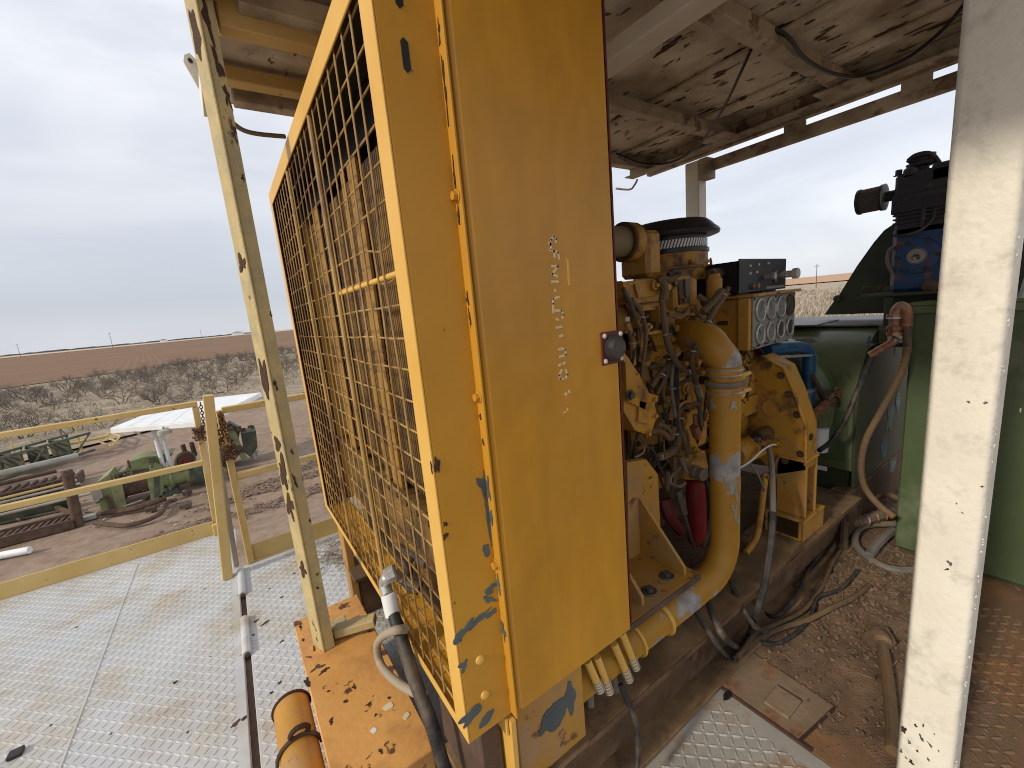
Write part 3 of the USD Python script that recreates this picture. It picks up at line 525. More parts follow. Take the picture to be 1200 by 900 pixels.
# cowl: the big smooth side panel, with the flange it is bolted to
cw = obj('side_cowl', box(XC + .003, .770, .675, .742, .566, 2.085, .013), 'cowl_yellow', rd, smooth=50)
obj('side_cowl', box(XC + .003, .770, 2.175, 2.235, .566, 2.085, .013), 'cowl_yellow', rd, smooth=50)
obj('cowl_flange', box(XC - .0035, XC + .0015, .678, .7035, .56, 2.05, .001), 'frame_yellow', rd)
obj('cowl_edge', box(.7715, .7775, .684, .742, .580, 2.07, .001), 'red_plate', rd); obj('cowl_edge', box(.779, .783, .690, .742, .580, 2.07, .001), 'frame_yellow', rd)
for px, py in ((533, 231), (560, 465), (582, 662)): 
    q = at(px, py, x=XC - .0045); obj('cowl_bolt', bolt((XC - .0035, .692, q[2]), (-1, 0, 0), .008, .008), 'frame_yellow', rd)
for zz in (1.957, 1.865): obj('slot', [prism([(x, YR - .0002, zz * 1.0 + .0 + dz) for x, dz in ((.314, -.020), (.320, -.026), (.327, -.020), (.327, .020), (.320, .026), (.314, .020))], (0, -1, 0), .0008)], 'black_paint', rd)
for px, py in ((562, 773), (568, 814)): q = at(px, py, y=YR); obj('rivet', lathe((q[0], YR, q[2]), (0, -1, 0), [(0, .010), (.003, .009), (.005, .004), (.0052, 0)], 12), 'guard_yellow', rd)
# bared and rusted patches
def yf(px, py, y=YR - .0003): return at(px, py, y=y)
for k, (px, py, w, h, t) in enumerate(((571, 597, .010, .13, 0), (566, 570, .018, .045, .3), (570, 645, .016, .030, 0), (575, 690, .030, .018, .5), (573, 702, .03, .012, -.6), (545, 738, .050, .016, .55), (562, 725, .05, .013, .35), (575, 719, .028, .012, .1), (537, 747, .02, .026, .2), (543, 780, .018, .020, 0), (552, 838, .05, .028, .3), (570, 842, .04, .022, .5), (558, 834, .016, .014, 0))):
    obj('paint_chip', chip(yf(px, py), (0, -1, 0), w * 1.45, h * 1.4, 60 + k, t, .4, .0008), 'bare_grey', rd)
for k, (px, py, w, h) in enumerate(((512, 545, .016, .05), (522, 614, .012, .014), (522, 628, .013, .018), (506, 548, .006, .03))):
    q = at(px, py, y=YR - .0003); obj('rust_spot', chip(q if px > 510 else at(px, py, x=XF - .0042), (0, -1, 0) if px > 510 else (-1, 0, 0), w, h, 80 + k, 0, .5, .0008), 'chip_rust', rd)
for k, (py, h) in enumerate(((35, .05), (85, .10), (118, .07), (208, .08), (252, .05), (350, .03), (372, .05), (490, .02), (520, .02))):
    px = 511 + .112 * py + 1.5; q = at(px, py, x=XC - .004); obj('rust_spot', chip((XC - .0037, .693, q[2]), (-1, 0, 0), .011, h, 90 + k, 0, .55, .0006), 'chip_rust', rd)
for k, (py, h) in enumerate(((575, .07), (610, .05), (690, .06), (745, .06))):
    px = 511 + .112 * py + 1.5; q = at(px, py, x=XC - .004); obj('paint_chip', chip((XC - .0037, .692, q[2]), (-1, 0, 0), .016, h, 110 + k, 0, .5, .0007), 'bare_grey', rd)
# chalk marks on the cowl, read downwards
YC = .675 - .0004
def stroke(pts, w=.0050, jit=0):
    q = [at(x, y, y=YC) for x, y in pts]; q = [np.array((p[0], YC, p[2])) for p in q]; out = []
    for a, b in zip(q[:-1], q[1:]):
        d = b - a; d /= np.linalg.norm(d) + 1e-9; n = np.array([-d[2], 0, d[0]]) * w / 2; e = d * w * .35
        out.append(prism([a - n - e, b - n + e, b + n + e, a + n - e], (0, -1, 0), .0005))
    return out
ch = []
for pts in (((651, 284), (652, 280), (649, 277), (646, 281), (645, 287), (643, 285)), ((646, 292), (645, 285)), ((645, 293), (654, 296), (655, 303)), ((649, 294), (650, 301)), ((647, 312), (654, 312), (647, 321), (653, 324)), ((647, 330), (654, 330)), ((650, 340), (651, 341)),
            ((648, 350), (648, 356), (648.6, 366)), ((648, 350), (655, 348)), ((650, 364), (658, 364), (660, 369), (659, 373)), ((652, 374), (654, 375)), ((652, 384), (658, 383)), ((656, 394), (659, 393)), ((655, 409.5), (657, 410)), ((658, 408), (662, 410), (663, 416), (656, 418)), ((655, 428), (657, 427)), ((660, 426), (662, 425)), ((658, 434), (655, 440), (657, 444), (660, 444)), ((663, 434), (665, 439), (663, 443))):
    ch += stroke(pts)
for px, py, w, h, s in ((663, 462, .026, .022, 1), (667, 459, .014, .018, 2), (662, 483, .020, .012, 3), (665, 480, .008, .018, 4)): q = at(px, py, y=YC); ch.append(chip((q[0], YC, q[2]), (0, -1, 0), w * .6, h * .6, s, .4, .6, .0005))
obj('chalk_marks', ch, 'chalk', rd, smooth=False, kind='stuff', label='hand-written chalk lettering running down the cowl')
obj('scuff', stroke(((665, 305), (667, 333)), .006), 'guard_yellow', rd, smooth=False)
# round black push knob on its red plate
kc = at(717, 407, y=.675); kc[1] = .675; kp = obj('knob_plate', box(kc[0] - .036, kc[0] + .036, .671, .6748, kc[2] - .038, kc[2] + .038, .002), 'red_plate', rd)
obj('knob', lathe(kc - [0, .004, 0], (0, -1, 0), [(0, .030), (.004, .031), (.008, .026), (.016, .025), (.020, .021), (.021, 0)], 24), 'rubber', kp)
for sx in (-1, 1):
    for sz in (-1, 1): obj('screw', lathe(kc + [sx * .027, -.004, sz * .029], (0, -1, 0), [(0, .0058), (.002, .0055), (.0036, .003), (.0038, 0)], 10), 'pale_knob', kp)
# what carries the radiator
obj('base_front', box(.315, .37, .735, .98, .286, .545, .004), 'rusty', rd); obj('base_cross', box(.45, .60, .96, 2.12, .286, .55, .004), 'engine_dark', rd); obj('base_angle', box(.285, .395, .72, 2.15, .537, .5495, .003), 'base_yellow', rd)
obj('base_box', box(.408, .625, .728, .95, .286, .564, .004), 'base_yellow', rd)
obj('gusset', prism([(.375, .69, .545), (.375, .80, .55), (.375, .745, .30), (.375, .70, .30)], (1, 0, 0), .012), 'guard_yellow', rd)
obj('gusset_tab', box(.366, .374, .70, .745, .505, .55, .002), 'guard_yellow', rd)
for k, (px, py, w, h, t) in enumerate(((650, 838, .085, .075, .4), (668, 818, .035, .09, 0), (640, 850, .05, .03, .3))):
    q = at(px, py, y=.7277); obj('paint_chip', chip(q, (0, -1, 0), w * 1.3, h * 1.3, 130 + k, t, .3, .0008), 'bare_grey', rd)
obj('leg', box(.30, .335, 2.02, 2.12, .0, .55, .004), 'base_yellow', rd)
# drain fitting and hoses under the grille
hs = thing('drain_hose', 'black hose with steel elbow fitting at the foot of the grille', 'hose', (.27, 1.0, .5))
e0_, e1_ = at(447, 684, x=.255), at(470, 672, x=.31)
obj('elbow', [hose([e1_, at(456, 675, x=.262), at(451, 684, x=.255), at(455, 698, x=.252)], .017, 12), lathe(at(457, 673, x=.265), e1_ - e0_, [(-.012, .021), (0, .023), (.016, .023), (.02, .019)], 8)], 'steel', hs)
obj('collar', cyl(at(455, 696, x=.252), at(461, 722, x=.25), .021, 12, bev=.003), 'white_plastic', hs)
obj('hose', hose([at(461, 720, x=.25), at(472, 752, x=.25), at(486, 797, x=.25), at(505, 847, x=.255), at(522, 905, x=.265)], .017, 12), 'rubber', hs)
obj('tan_hose', hose([at(476, 737, x=.262), at(462, 739, x=.232), at(448, 746, x=.222), at(442, 758, x=.22), at(447, 780, x=.22), at(466, 800, x=.225), at(488, 812, x=.245), at(500, 815, x=.265)], .0115, 10), 'hose_tan', hs)
obj('valve', [cyl(at(470, 680, x=.33), at(492, 690, x=.37), .022, 12), cyl(at(478, 655, x=.37), at(478, 690, x=.37), .016, 12), cyl(at(466, 640, x=.39), at(500, 662, x=.40), .012, 10)], 'steel_dark', hs)
# hose ends that hang out below the cowl
fh = thing('hose_ends', 'row of yellow hose ends with coiled steel ferrules under the cowl', 'hose', (.75, .74, .45))
for k, (a, b) in enumerate((((692, 783), (703, 808)), ((703, 780), (714, 810)), ((724, 765), (737, 796)), ((733, 752), (745, 782)))):
    p, q = at(*a, y=.745), at(*b, y=.735); d = q - p; pp = obj('hose_end', cyl(p - d * .35, q, .011, 10), 'guard_yellow', fh)
    obj('ferrule', [ring(q - d * s, d, .0115, .0028, 16, 6) for s in (0, .12, .24, .36)], 'steel', pp)
for hh in (hose([at(688, 790, y=.80), at(690, 800, y=.79), at(692, 828, y=.77)], .012), hose([at(716, 770, y=.80), at(718, 790, y=.79), at(722, 812, y=.77)], .012), hose([at(706, 772, y=.82), at(708, 800, y=.81)], .02)): obj('dark_hose', hh, 'hose_grey', fh)
obj('cable', hose([at(727, 802, y=.74), at(735, 820, y=.72), at(745, 846, y=.70), at(748, 880, y=.69), at(744, 910, y=.68)], .0085), 'rubber', label='dark cable hanging from under the cowl down to the grey tread plate', cat='cable')
# ------------------------------------------------------------------ canopy over the engine
cp = thing('canopy', 'flat steel canopy with peeling cream paint standing on posts over the engine', 'canopy', (1.5, 1.0, 0))
ZR = 2.44
seams = [.115, .68, 1.15, 1.63, 2.10, 2.58, 3.06]
for k, (a, b) in enumerate(zip(seams[:-1], seams[1:])):
    obj('roof_panel', [box(a + .004, b - .004, -.75, 2.32, ZR, ZR + .012, .002)], 'roof_cream', cp)
    obj('panel_lip', [box(b - .085, b - .006, -.75, 2.32, ZR - .022, ZR - .0005, .006)], 'roof_cream', cp)
    obj('panel_lip', [box(a + .006, a + .030, -.75, 2.32, ZR - .012, ZR - .0005, .003)], 'roof_cream', cp)
for b in seams[1:-1]: obj('seam_gap', box(b - .0035, b + .0035, -.75, 2.32, ZR - .004, ZR + .006, .001), 'black_paint', cp)
obj('roof_top', box(.10, 3.08, -.77, 2.34, ZR + .013, ZR + .03, .002), 'beam_pale', cp)
for y in (-.45, .24, .90, 1.52, 2.12): obj('purlin', [box(.20, 2.80, y - .032, y + .032, ZR - .085, ZR - .023, .004)], 'beam_cream', cp)
obj('cross_beam', [box(1.31, 1.41, -.72, 2.30, ZR - .15, ZR - .086, .006)], 'beam_pale', cp)
obj('cross_beam', [box(2.81, 2.85, -.72, 2.30, ZR - .078, ZR - .002, .003), box(2.75, 2.85, -.72, 2.30, ZR - .086, ZR - .0785, .002)], 'beam_cream', cp)
obj('cross_beam', [box(.16, .22, -.72, 1.47, ZR - .075, ZR - .013, .003)], 'rail_yellow', cp)
obj('eave', [box(3.03, 3.075, -.74, 2.31, ZR - .046, ZR - .002, .003)], 'beam_cream', cp)
obj('lower_rail', [box(2.93, 2.97, -.72, 1.80, 2.252, 2.322, .004)], 'beam_cream', cp)
for py, px in ((148, 932), (92, 1075)):
    q = at(px, py, x=2.92); obj('bracket', box(2.905, 2.925, q[1] - .055, q[1] + .055, 2.29, ZR - .087, .003), 'beam_cream', cp)
obj('gusset_plate', box(2.60, 2.78, .80, .99, ZR - .095, ZR - .0865, .002), 'beam_cream', cp); obj('gusset_plate', box(2.60, 2.78, 1.43, 1.60, ZR - .095, ZR - .0865, .002), 'beam_cream', cp)
prg = np.random.default_rng(41)
for b in seams[2:-1]:
    for k in range(26):
        y = prg.uniform(-.4, 2.2); x = b + prg.choice([-.09, -.095, .035, .06]) + prg.normal(0, .012); obj('peeled_patch', chip((x, y, ZR - .0004), (0, 0, -1), prg.uniform(.012, .040), prg.uniform(.04, .20), int(prg.integers(9999)), 0, .5, .003), 'chip_rust' if k % 3 else 'rusty', cp)
    for k in range(14):
        y = prg.uniform(-.4, 2.2); obj('peeled_patch', chip((b - .045 + prg.normal(0, .02), y, ZR - .0224), (0, 0, -1), prg.uniform(.010, .03), prg.uniform(.03, .14), int(prg.integers(9999)), 0, .5, .002), 'rusty', cp)
wp = obj('post', box(1.362, 1.462, .143, .2545, .0, ZR - .16, .012), 'white_post', cp, smooth=60, label='thick cream-white canopy post at the right, paint chipped at its foot')
for k, (px, py, w, h) in enumerate(((1059, 855, .018, .030), (1066, 870, .01, .012), (1080, 865, .012, .02), (1073, 850, .008, .014), (1090, 873, .008, .02), (1056, 880, .008, .02), (1068, 893, .014, .02), (1088, 890, .008, .012), (1113, 660, .010, .022), (1110, 667, .014, .006), (1135, 471, .0075, .009), (1155, 472, .009, .010), (1151, 570, .006, .006), (1121, 590, .004, .006), (1128, 601, .004, .006), (1082, 850, .004, .018), (1100, 880, .004, .01), (1062, 888, .006, .01), (1075, 880, .01, .008), (1095, 860, .004, .006))):
    q = at(px, py, x=1.3618)
    if q[1] < .151: q[1] = .152
    obj('paint_chip', chip(q, (-1, 0, 0), w, h, 200 + k, .2 * k % 1, .5, .0006), 'bare_grey' if k % 3 else 'chip_rust', wp)
rgf = np.random.default_rng(5)
obj('paint_flakes', [chip((1.362 + rgf.uniform(.0, .02), .1425, z), (-.3, -1, 0), rgf.uniform(.002, .006), rgf.uniform(.003, .010), k, rgf.uniform(0, 3), .6, .002) for k, z in enumerate(rgf.uniform(.1, 1.5, 46))], 'white_plastic', wp, kind='stuff', smooth=False)
obj('post', box(2.872, 2.968, 1.765, 1.868, .0, ZR - .11, .006), 'beam_pale', cp, label='pale canopy post far behind the air cleaner')
obj('post_plate', box(2.868, 2.972, 1.70, 1.764, 2.20, ZR - .11, .003), 'beam_cream', cp)
# the yellow post on the orange box: a channel, rusted through on its left side
px0, px1, py0, py1 = .100, .165, 1.520, 1.600
px0, px1, pbx, pby = .099, .137, .075, 1.580
def vplate(pl, z0, z1): return prism([(x, y, z0) for x, y in pl], (0, 0, 1), z1 - z0)
yp = obj('post', [vplate([(px0, py0), (px1, py0), (px1, py0 + .07), (px1 - .006, py0 + .07), (px1 - .006, py0 + .006), (px0 + .002, py0 + .006), (pbx + .006, pby + .003), (pbx, pby)], .301, ZR - .005), cyl((px0 + .001, py0 + .001, .302), (px0 + .001, py0 + .001, ZR - .006), .0042, 8)], 'post_yellow', cp, label='yellow channel post with rust holes standing on the orange box')
for k, (z, h) in enumerate(((2.28, .16), (1.98, .10), (1.66, .05), (1.30, .15), (1.16, .09), (.98, .12), (.86, .10), (1.52, .04), (1.08, .05), (.62, .05))):
    obj('rust_hole', chip((px0 + (pbx - px0) * .5 - .0006, py0 + (pby - py0) * .55 + .004 * math.sin(k * 2), z), (-(pby - py0), (pbx - px0), 0), .060, h * 1.25, 300 + k, 0, .45, .0012), 'chip_rust', yp)
for k, (x, z, w, h) in enumerate(((.117, 2.31, .026, .16), (.122, 2.20, .026, .12), (.130, 2.12, .02, .08), (.125, .60, .010, .014), (.118, .55, .01, .02), (.13, 1.9, .010, .03), (.135, 1.5, .010, .02), (.110, 1.28, .012, .06), (.112, .95, .012, .08), (.120, 1.05, .010, .03), (.134, .80, .008, .03))):
    obj('rust_patch', chip((x, py0 - .0003, z), (0, -1, 0), w, h, 320 + k, .1, .55, .0007), 'chip_rust', yp)
obj('head_plate', box(.088, .150, 1.508, 1.518, 2.36, ZR - .012, .003), 'post_yellow', cp)
for y in (1.57, 1.98): obj('head_beam', [box(.146, 1.30, y - .03, y + .03, ZR - (.125 if y < 1.8 else .075), ZR - .023, .004)], 'rail_yellow', cp)
q0 = at(224, 82, y=1.60); lg = obj('lifting_lug', prism([at(x, y, y=1.60) for x, y in ((233, 104), (215, 72), (216, 64), (222, 62), (232, 72))], (0, 1, 0), .012), 'beam_pale', cp); obj('lug_hole', chip(at(223, 71, y=1.5995), (0, -1, 0), .012, .014, 3, 0, .1, .001), 'black_paint', lg)
obj('conduit', hose([at(268, 140, y=2.2), at(284, 152, y=2.22), at(303, 157, y=2.25), at(334, 160, y=2.28)], .010), 'hose_grey', cp)
obj('roof_fascia', box(.098, .112, -.75, 2.34, ZR - .06, ZR + .012, .002), 'beam_pale', cp)
obj('hook', hose([at(722, 221, x=3.0), at(738, 222, x=3.0), at(744, 216, x=3.0), at(747, 210, x=3.0)], .008), 'steel_dark', cp)
# wires hanging under the roof
obj('hanging_wire', hose([at(880, 58, z=ZR - .03), at(868, 85, z=2.37), at(846, 130, z=2.32), at(820, 168, z=2.28), at(790, 189, z=2.27), at(755, 192, z=2.30), at(722, 180, z=2.35)], .007, 6, 10), 'black_paint', label='thin black wire hanging in a curve under the roof near the far pale post', cat='wire')
obj('hanging_wire', hose([at(908, 34, z=2.405), at(925, 45, z=2.375), at(945, 70, z=2.34), at(975, 86, z=2.32), at(1010, 89, z=2.31), at(1060, 70, z=2.32), at(1105, 35, z=2.36), at(1140, -8, z=2.42)], .008, 6, 10), 'black_paint', label='black cable drooping under the roof towards the white post', cat='wire')

# ------------------------------------------------------------------ skid under the engine
sk = thing('engine_skid', 'dirty brown steel skid beam carrying the engine and radiator', 'skid', (1.5, 1.2, 0))
obj('top_flange', box(.30, 2.66, .716, .96, .268, .284, .003), 'skid_top', sk); obj('web', box(.30, 2.66, .800, .812, .0185, .2675, .002), 'skid_brown', sk)
obj('bottom_flange', box(.30, 2.66, .720, .90, .002, .018, .003), 'skid_top', sk); obj('edge_lip', box(.62, 2.66, .7125, .7155, .266, .285, .001), 'skid_brown', sk)
obj('cross_plate', box(.62, 2.66, .965, 1.9, .250, .262, .002), 'skid_brown', sk)
obj('top_flange', box(.30, 2.66, 1.905, 2.12, .268, .284, .003), 'skid_brown', sk); obj('web', box(.30, 2.66, 2.03, 2.042, .003, .2675, .002), 'skid_brown', sk)
q = at(828, 775, y=.73); obj('shackle_pin', lathe((q[0], .7995, q[2] - .01), (0, -1, 0), [(0, .026), (.008, .026), (.009, .018), (.024, .017), (.025, 0)], 14), 'steel_dark', sk)

# ------------------------------------------------------------------ the engine
en = thing('diesel_engine', 'dusty yellow diesel engine with hoses and a fat coolant pipe behind the radiator', 'engine', (1.6, 1.4, .28))
def eb(name, px0, py0, px1, py1, Y, dep, m='engine_yellow', b=.008, parent=None, dx=0):
    a, c = at(px0, py0, y=Y), at(px1, py1, y=Y); return obj(name, box(a[0], c[0], Y, Y + dep, c[2], a[2], b), m, parent or en)
def ep(name, pts, Y, dep, m='engine_yellow', parent=None): return obj(name, prism([at(x, y, y=Y) for x, y in pts], (0, 1, 0), dep), m, parent or en)
def hz(name, pts, r, m='hose_dusty', Y=.95, parent=None, sides=8):
    return obj(name, hose([at(p[0], p[1], y=(p[2] if len(p) > 2 else Y)) for p in pts], r, sides), m, parent or en)
obj('block', box(.84, 2.22, 1.16, 1.72, .46, 1.31, .02), 'engine_dark', en)
obj('oil_pan', box(.92, 2.1, 1.20, 1.66, .30, .455, .03), 'engine_dark', en)
obj('cylinder_head', box(.86, 2.25, 1.07, 1.74, 1.315, 1.43, .015), 'engine_yellow', en)
for k in range(3): obj('rocker_cover', box(.90 + .45 * k, 1.32 + .45 * k, 1.10, 1.70, 1.434, 1.515, .03), 'engine_yellow', en)
for k in range(14): obj('head_bolt', bolt((.92 + .095 * k, 1.0695, 1.37 + .02 * (k % 2)), (0, -1, 0), .010, .012), 'engine_yellow', en)
for x0 in (.95, 1.33, 1.71): 
    sp_ = obj('side_panel', box(x0, x0 + .33, 1.125, 1.159, .80, 1.27, .010), 'engine_yellow', en)
    for zz in (.84, 1.05, 1.23):
        for xx in (x0 + .03, x0 + .30): obj('panel_bolt', bolt((xx, 1.1245, zz), (0, -1, 0), .009, .010), 'engine_dark', sp_)
obj('side_rail', box(.86, 2.2, 1.10, 1.1595, .60, .66, .01), 'engine_yellow', en)
# front gear housing, covers and mounts
ep('front_cover', ((730, 330), (770, 326), (778, 345), (774, 352), (742, 356), (733, 350)), .98, .10)
ep('cover_plate', ((744, 333), (768, 331), (772, 346), (748, 349)), .972, .008)
ep('frame_plate', ((744, 357), (790, 352), (792, 402), (750, 408)), 1.03, .05)
ep('frame_window', ((757, 364), (768, 363), (769, 388), (760, 389)), 1.024, .006, 'engine_dark'); ep('window_lip', ((752, 358), (772, 357), (772, 363), (753, 364)), 1.0, .03)
ep('mount_bracket', ((772, 358), (777, 357), (779, 390), (774, 391)), .985, .045)
eb('injection_pump', 790, 324, 812, 360, 1.00, .09); ep('pump_face', ((795, 328), (809, 326), (810, 354), (797, 357)), .993, .007, 'engine_dark')
pf = ep('pump_cover', ((803, 327), (809, 326), (809, 347), (804, 349)), .986, .007, 'steel_dark')
eb('pump_plate', 811, 326, 818, 358, .985, .03)
qa, qb = at(837, 321, y=.97), at(837, 352, y=.97); fc = obj('filter_bowl', lathe(qb, qa - qb, [(0, .008), (.004, .024), (.012, .030), (np.linalg.norm(qa - qb) * .8, .030), (np.linalg.norm(qa - qb) * .86, .024), (np.linalg.norm(qa - qb), .020)], 20), 'engine_yellow', en)
obj('filter_head', cyl(at(832, 322, y=.99), at(853, 318, y=1.02), .022, 12), 'engine_dark', fc)
ep('timing_case', ((731, 412), (748, 437), (761, 461), (772, 464), (767, 474), (770, 487), (762, 511), (744, 504), (731, 482)), .93, .12)
ep('case_rib', ((733, 424), (752, 447), (758, 468), (756, 480), (735, 470)), .918, .012); ep('case_rib', ((750, 470), (764, 473), (766, 484), (760, 497), (748, 494)), .918, .012)
tcb = at(738, 463, y=.9175); obj('case_bolt', bolt(tcb, (0, -1, 0), .013, .012), 'steel_dark', en)
for a in ((745, 440), (766, 468), (767, 487), (759, 508)): obj('case_bolt', bolt(at(*a, y=.9295), (0, -1, 0), .008, .010), 'engine_yellow', en)
mb = ep('front_mount', ((735, 542), (757, 538), (771, 556), (775, 642), (737, 664)), .945, .022, 'base_yellow'); obj('mount_spot', chip(at(762, 560, y=.9447), (0, -1, 0), .03, .012, 4, 0, .6, .0008), 'chip_rust', mb)
sh = obj('shelf', box(.815, 1.185, .738, 1.02, .497, .512, .002), 'base_yellow', en); obj('shelf_edge', box(.82, 1.185, .7345, .7378, .490, .5125, .001), 'rusty', sh)
for x in (.915, 1.135): obj('shelf_gusset', prism([(x, .944, .735), (x, .944, .5125), (x, .765, .5125), (x, .765, .54)], (1, 0, 0), .012), 'base_yellow', sh)
for x, y in ((1.09, .80), (.985, .79)): obj('shelf_bolt', [bolt((x, y, .5125), (0, 0, 1), .013, .014), ring((x, y, .514), (0, 0, 1), .022, .004, 14, 5)], 'steel_dark', sh)
obj('shelf_leg', box(.83, 1.0, .80, 1.0, .2845, .4965, .004), 'base_yellow', sh)
# oil filter and fuel valve
ra, rb = at(815, 562, y=1.0), at(817, 637, y=1.0); L_ = np.linalg.norm(rb - ra)
of = obj('oil_filter', lathe(ra, rb - ra, [(0, .02), (.002, .040), (L_ - .02, .041), (L_ - .004, .034), (L_, .01)], 22), 'red_can', en)
obj('filter_bracket', [prism([at(x, y, y=.985) for x, y in ((798, 536), (826, 528), (830, 548), (825, 562), (803, 562))], (0, 1, 0), .06)], 'engine_yellow', en)
obj('filter_valve', [lathe(at(811, 552, y=.985), (-.15, -1, .05), [(0, .030), (.03, .030), (.034, .026), (.06, .026), (.062, 0)], 18)], 'hose_grey', en)
obj('fuel_valve', [cyl(at(794, 574, y=.93), at(802, 602, y=.92), .014, 10), cyl(at(796, 583, y=.93), at(799, 590, y=.93), .018, 10), cyl(at(801, 600, y=.92), at(813, 642, y=.94), .007, 8)], 'steel_dark', en)
obj('boot', hose([at(778, 585, y=.99), at(784, 604, y=.97), at(797, 622, y=.98)], np.linspace(.03, .022, 13), 10), 'red_plate', en)
# the coolant pipe: out of the block, over an elbow, down and forward under the cowl
PY, PX = .80, 1.452
arc = [(PX - .13 + .13 * math.cos(a), PY, .51 - .13 * math.sin(a)) for a in np.linspace(0, math.pi / 2, 9)]
obj('coolant_pipe', tube([(PX, PY, 1.085), (PX, PY, .9), (PX, PY, .7), (PX, PY, .52)] + arc[1:] + [(1.1, PY, .38), (.9, PY, .38), (.60, PY, .38)], .052, 24), 'pipe_yellow', en)
up = [at(792, 400, y=1.12), at(803, 393, y=1.02), at(816, 392, y=.93), at(830, 398, y=.86), at(839, 410, y=.82), (PX - .004, PY, 1.20), (PX, PY, 1.165)]
obj('pipe_elbow', tube(spline(up, 5), .055, 24), 'pipe_yellow', en)
jn = obj('hose_joint', lathe((PX, PY, 1.18), (0, 0, -1), [(0, .057), (.002, .060), (.035, .060), (.04, .056), (.048, .056), (.054, .066), (.066, .066), (.072, .056), (.08, .057), (.102, .059), (.104, .054)], 24), 'engine_yellow', en)
for z in (1.168, 1.150, 1.088): obj('hose_clamp', ring((PX, PY, z), (0, 0, 1), .060, .0035, 28, 6), 'steel', jn)
obj('rubber_ring', ring((PX, PY, 1.118), (0, 0, 1), .056, .013, 28, 8), 'hose_grey', jn)
for px, py in ((866, 443), (866, 462)): obj('clamp_bolt', [lathe(at(px, py, y=.775), (-.3, -1, 0), [(0, .017), (.012, .017), (.014, .010), (.02, .009), (.021, 0)], 12), cyl(at(px - 4, py - 1, y=.79), at(px + 12, py - 6, y=.84), .009, 8)], 'guard_yellow', jn)
for k, x in enumerate((1.045, .905)): obj('pipe_clamp', ring((x, PY, .38), (1, .0, .1), .055, .006 if k else .008, 26, 6), 'guard_yellow', en)
for k, (z, a, w, h) in enumerate(((1.045, .0, .03, .05), (.70, .3, .02, .10), (.64, .2, .03, .08), (.60, .45, .02, .05), (.74, .9, .02, .10))):
    n = np.array([-math.cos(.9) * math.cos(a) - math.sin(a) * .0, -1, 0]); n = np.array([-.55 + a, -1, 0]); n /= np.linalg.norm(n)
    obj('bare_patch', chip(np.array([PX, PY, z]) + n * .0512, n, w, h, 400 + k, .2, .5, .0018), 'steel' if k == 0 else 'pale_pipe', en)
# air cleaner on the right of the head, and the duct that feeds it
ac = np.array([1.76, 1.23, 1.50])
cl = obj('air_cleaner_base', lathe(ac, (0, 0, 1), [(0, .165), (.05, .165), (.052, .172), (.062, .172), (.064, .162), (.12, .162), (.121, 0)], 36), 'engine_yellow', en)
obj('cleaner_screen', lathe(ac + [0, 0, .121], (0, 0, 1), [(0, .168), (.016, .168), (.017, .158), (.075, .158), (.09, .17)], 36), 'black_paint', cl)
obj('screen_band', [box(-.004, .004, -.001, .001, -.018, .018, .0003).apply_transform(trimesh.transformations.translation_matrix(ac + [.1592 * math.cos(a), .1592 * math.sin(a), .158]) @ trimesh.transformations.rotation_matrix(a + math.pi / 2, (0, 0, 1)) @ trimesh.transformations.rotation_matrix(.35, (0, 1, 0))) for a in np.arange(0, 2 * math.pi, .085)], 'white_plastic', cl, kind='stuff', smooth=False)
obj('cleaner_cap', lathe(ac + [0, 0, .20], (0, 0, 1), [(-.006, .15), (-.008, .19), (-.002, .210), (.006, .213), (.016, .209), (.030, .192), (.044, .180), (.050, .172), (.058, .163), (.060, .15), (.062, 0)], 40), 'black_paint', cl)
obj('wing_nut', ring(at(833, 307, y=1.08), (.6, -.8, .1), .015, .004, 16, 6), 'engine_yellow', cl); obj('clamp_bar', cyl(at(808, 307, y=1.08), at(829, 306, y=1.08), .010, 8), 'engine_yellow', cl)
obj('intake_duct', cyl((.86, 1.10, 1.655), (1.34, 1.10, 1.655), .056, 22), 'duct_tan', en)
obj('duct_flange', [cyl((1.30, 1.10, 1.655), (1.345, 1.10, 1.655), .072, 22, bev=.004), box(1.345, 1.43, 1.03, 1.17, 1.52, 1.69, .015)], 'engine_yellow', en)
obj('duct_clamp', ring((1.285, 1.10, 1.655), (1, 0, 0), .066, .006, 24, 6), 'engine_dark', en)
# dark gear behind the hoses
for k in range(26):
    px, py = rng.uniform(770, 838), rng.uniform(405, 545); a = at(px, py, y=1.08); s = rng.uniform(.015, .05)
    obj('fitting', rng.choice([cyl(a, a + np.array([0, -s, 0]), rng.uniform(.010, .022), 8), cyl(a, a + np.array([s, 0, rng.uniform(-.04, .04)]), rng.uniform(.008, .016), 8), box(a[0] - s / 2, a[0] + s / 2, 1.03, 1.11, a[2] - s / 2, a[2] + s / 2, .006)]), rng.choice(['engine_dark', 'engine_yellow', 'engine_yellow', 'steel_dark']), en)
for k in range(30):
    px, py = rng.uniform(862, 905), rng.uniform(415, 520); a = at(px, py, y=1.06); s = rng.uniform(.02, .06)
    obj('fitting', rng.choice([cyl(a, a + np.array([0, -s, 0]), rng.uniform(.010, .024), 10), cyl(a, a + np.array([s, 0, rng.uniform(-.05, .05)]), rng.uniform(.008, .018), 8), box(a[0] - s / 2, a[0] + s / 2, 1.0, 1.09, a[2] - s / 2, a[2] + s / 2, .006)]), rng.choice(['engine_dark', 'engine_yellow', 'engine_yellow']), en)
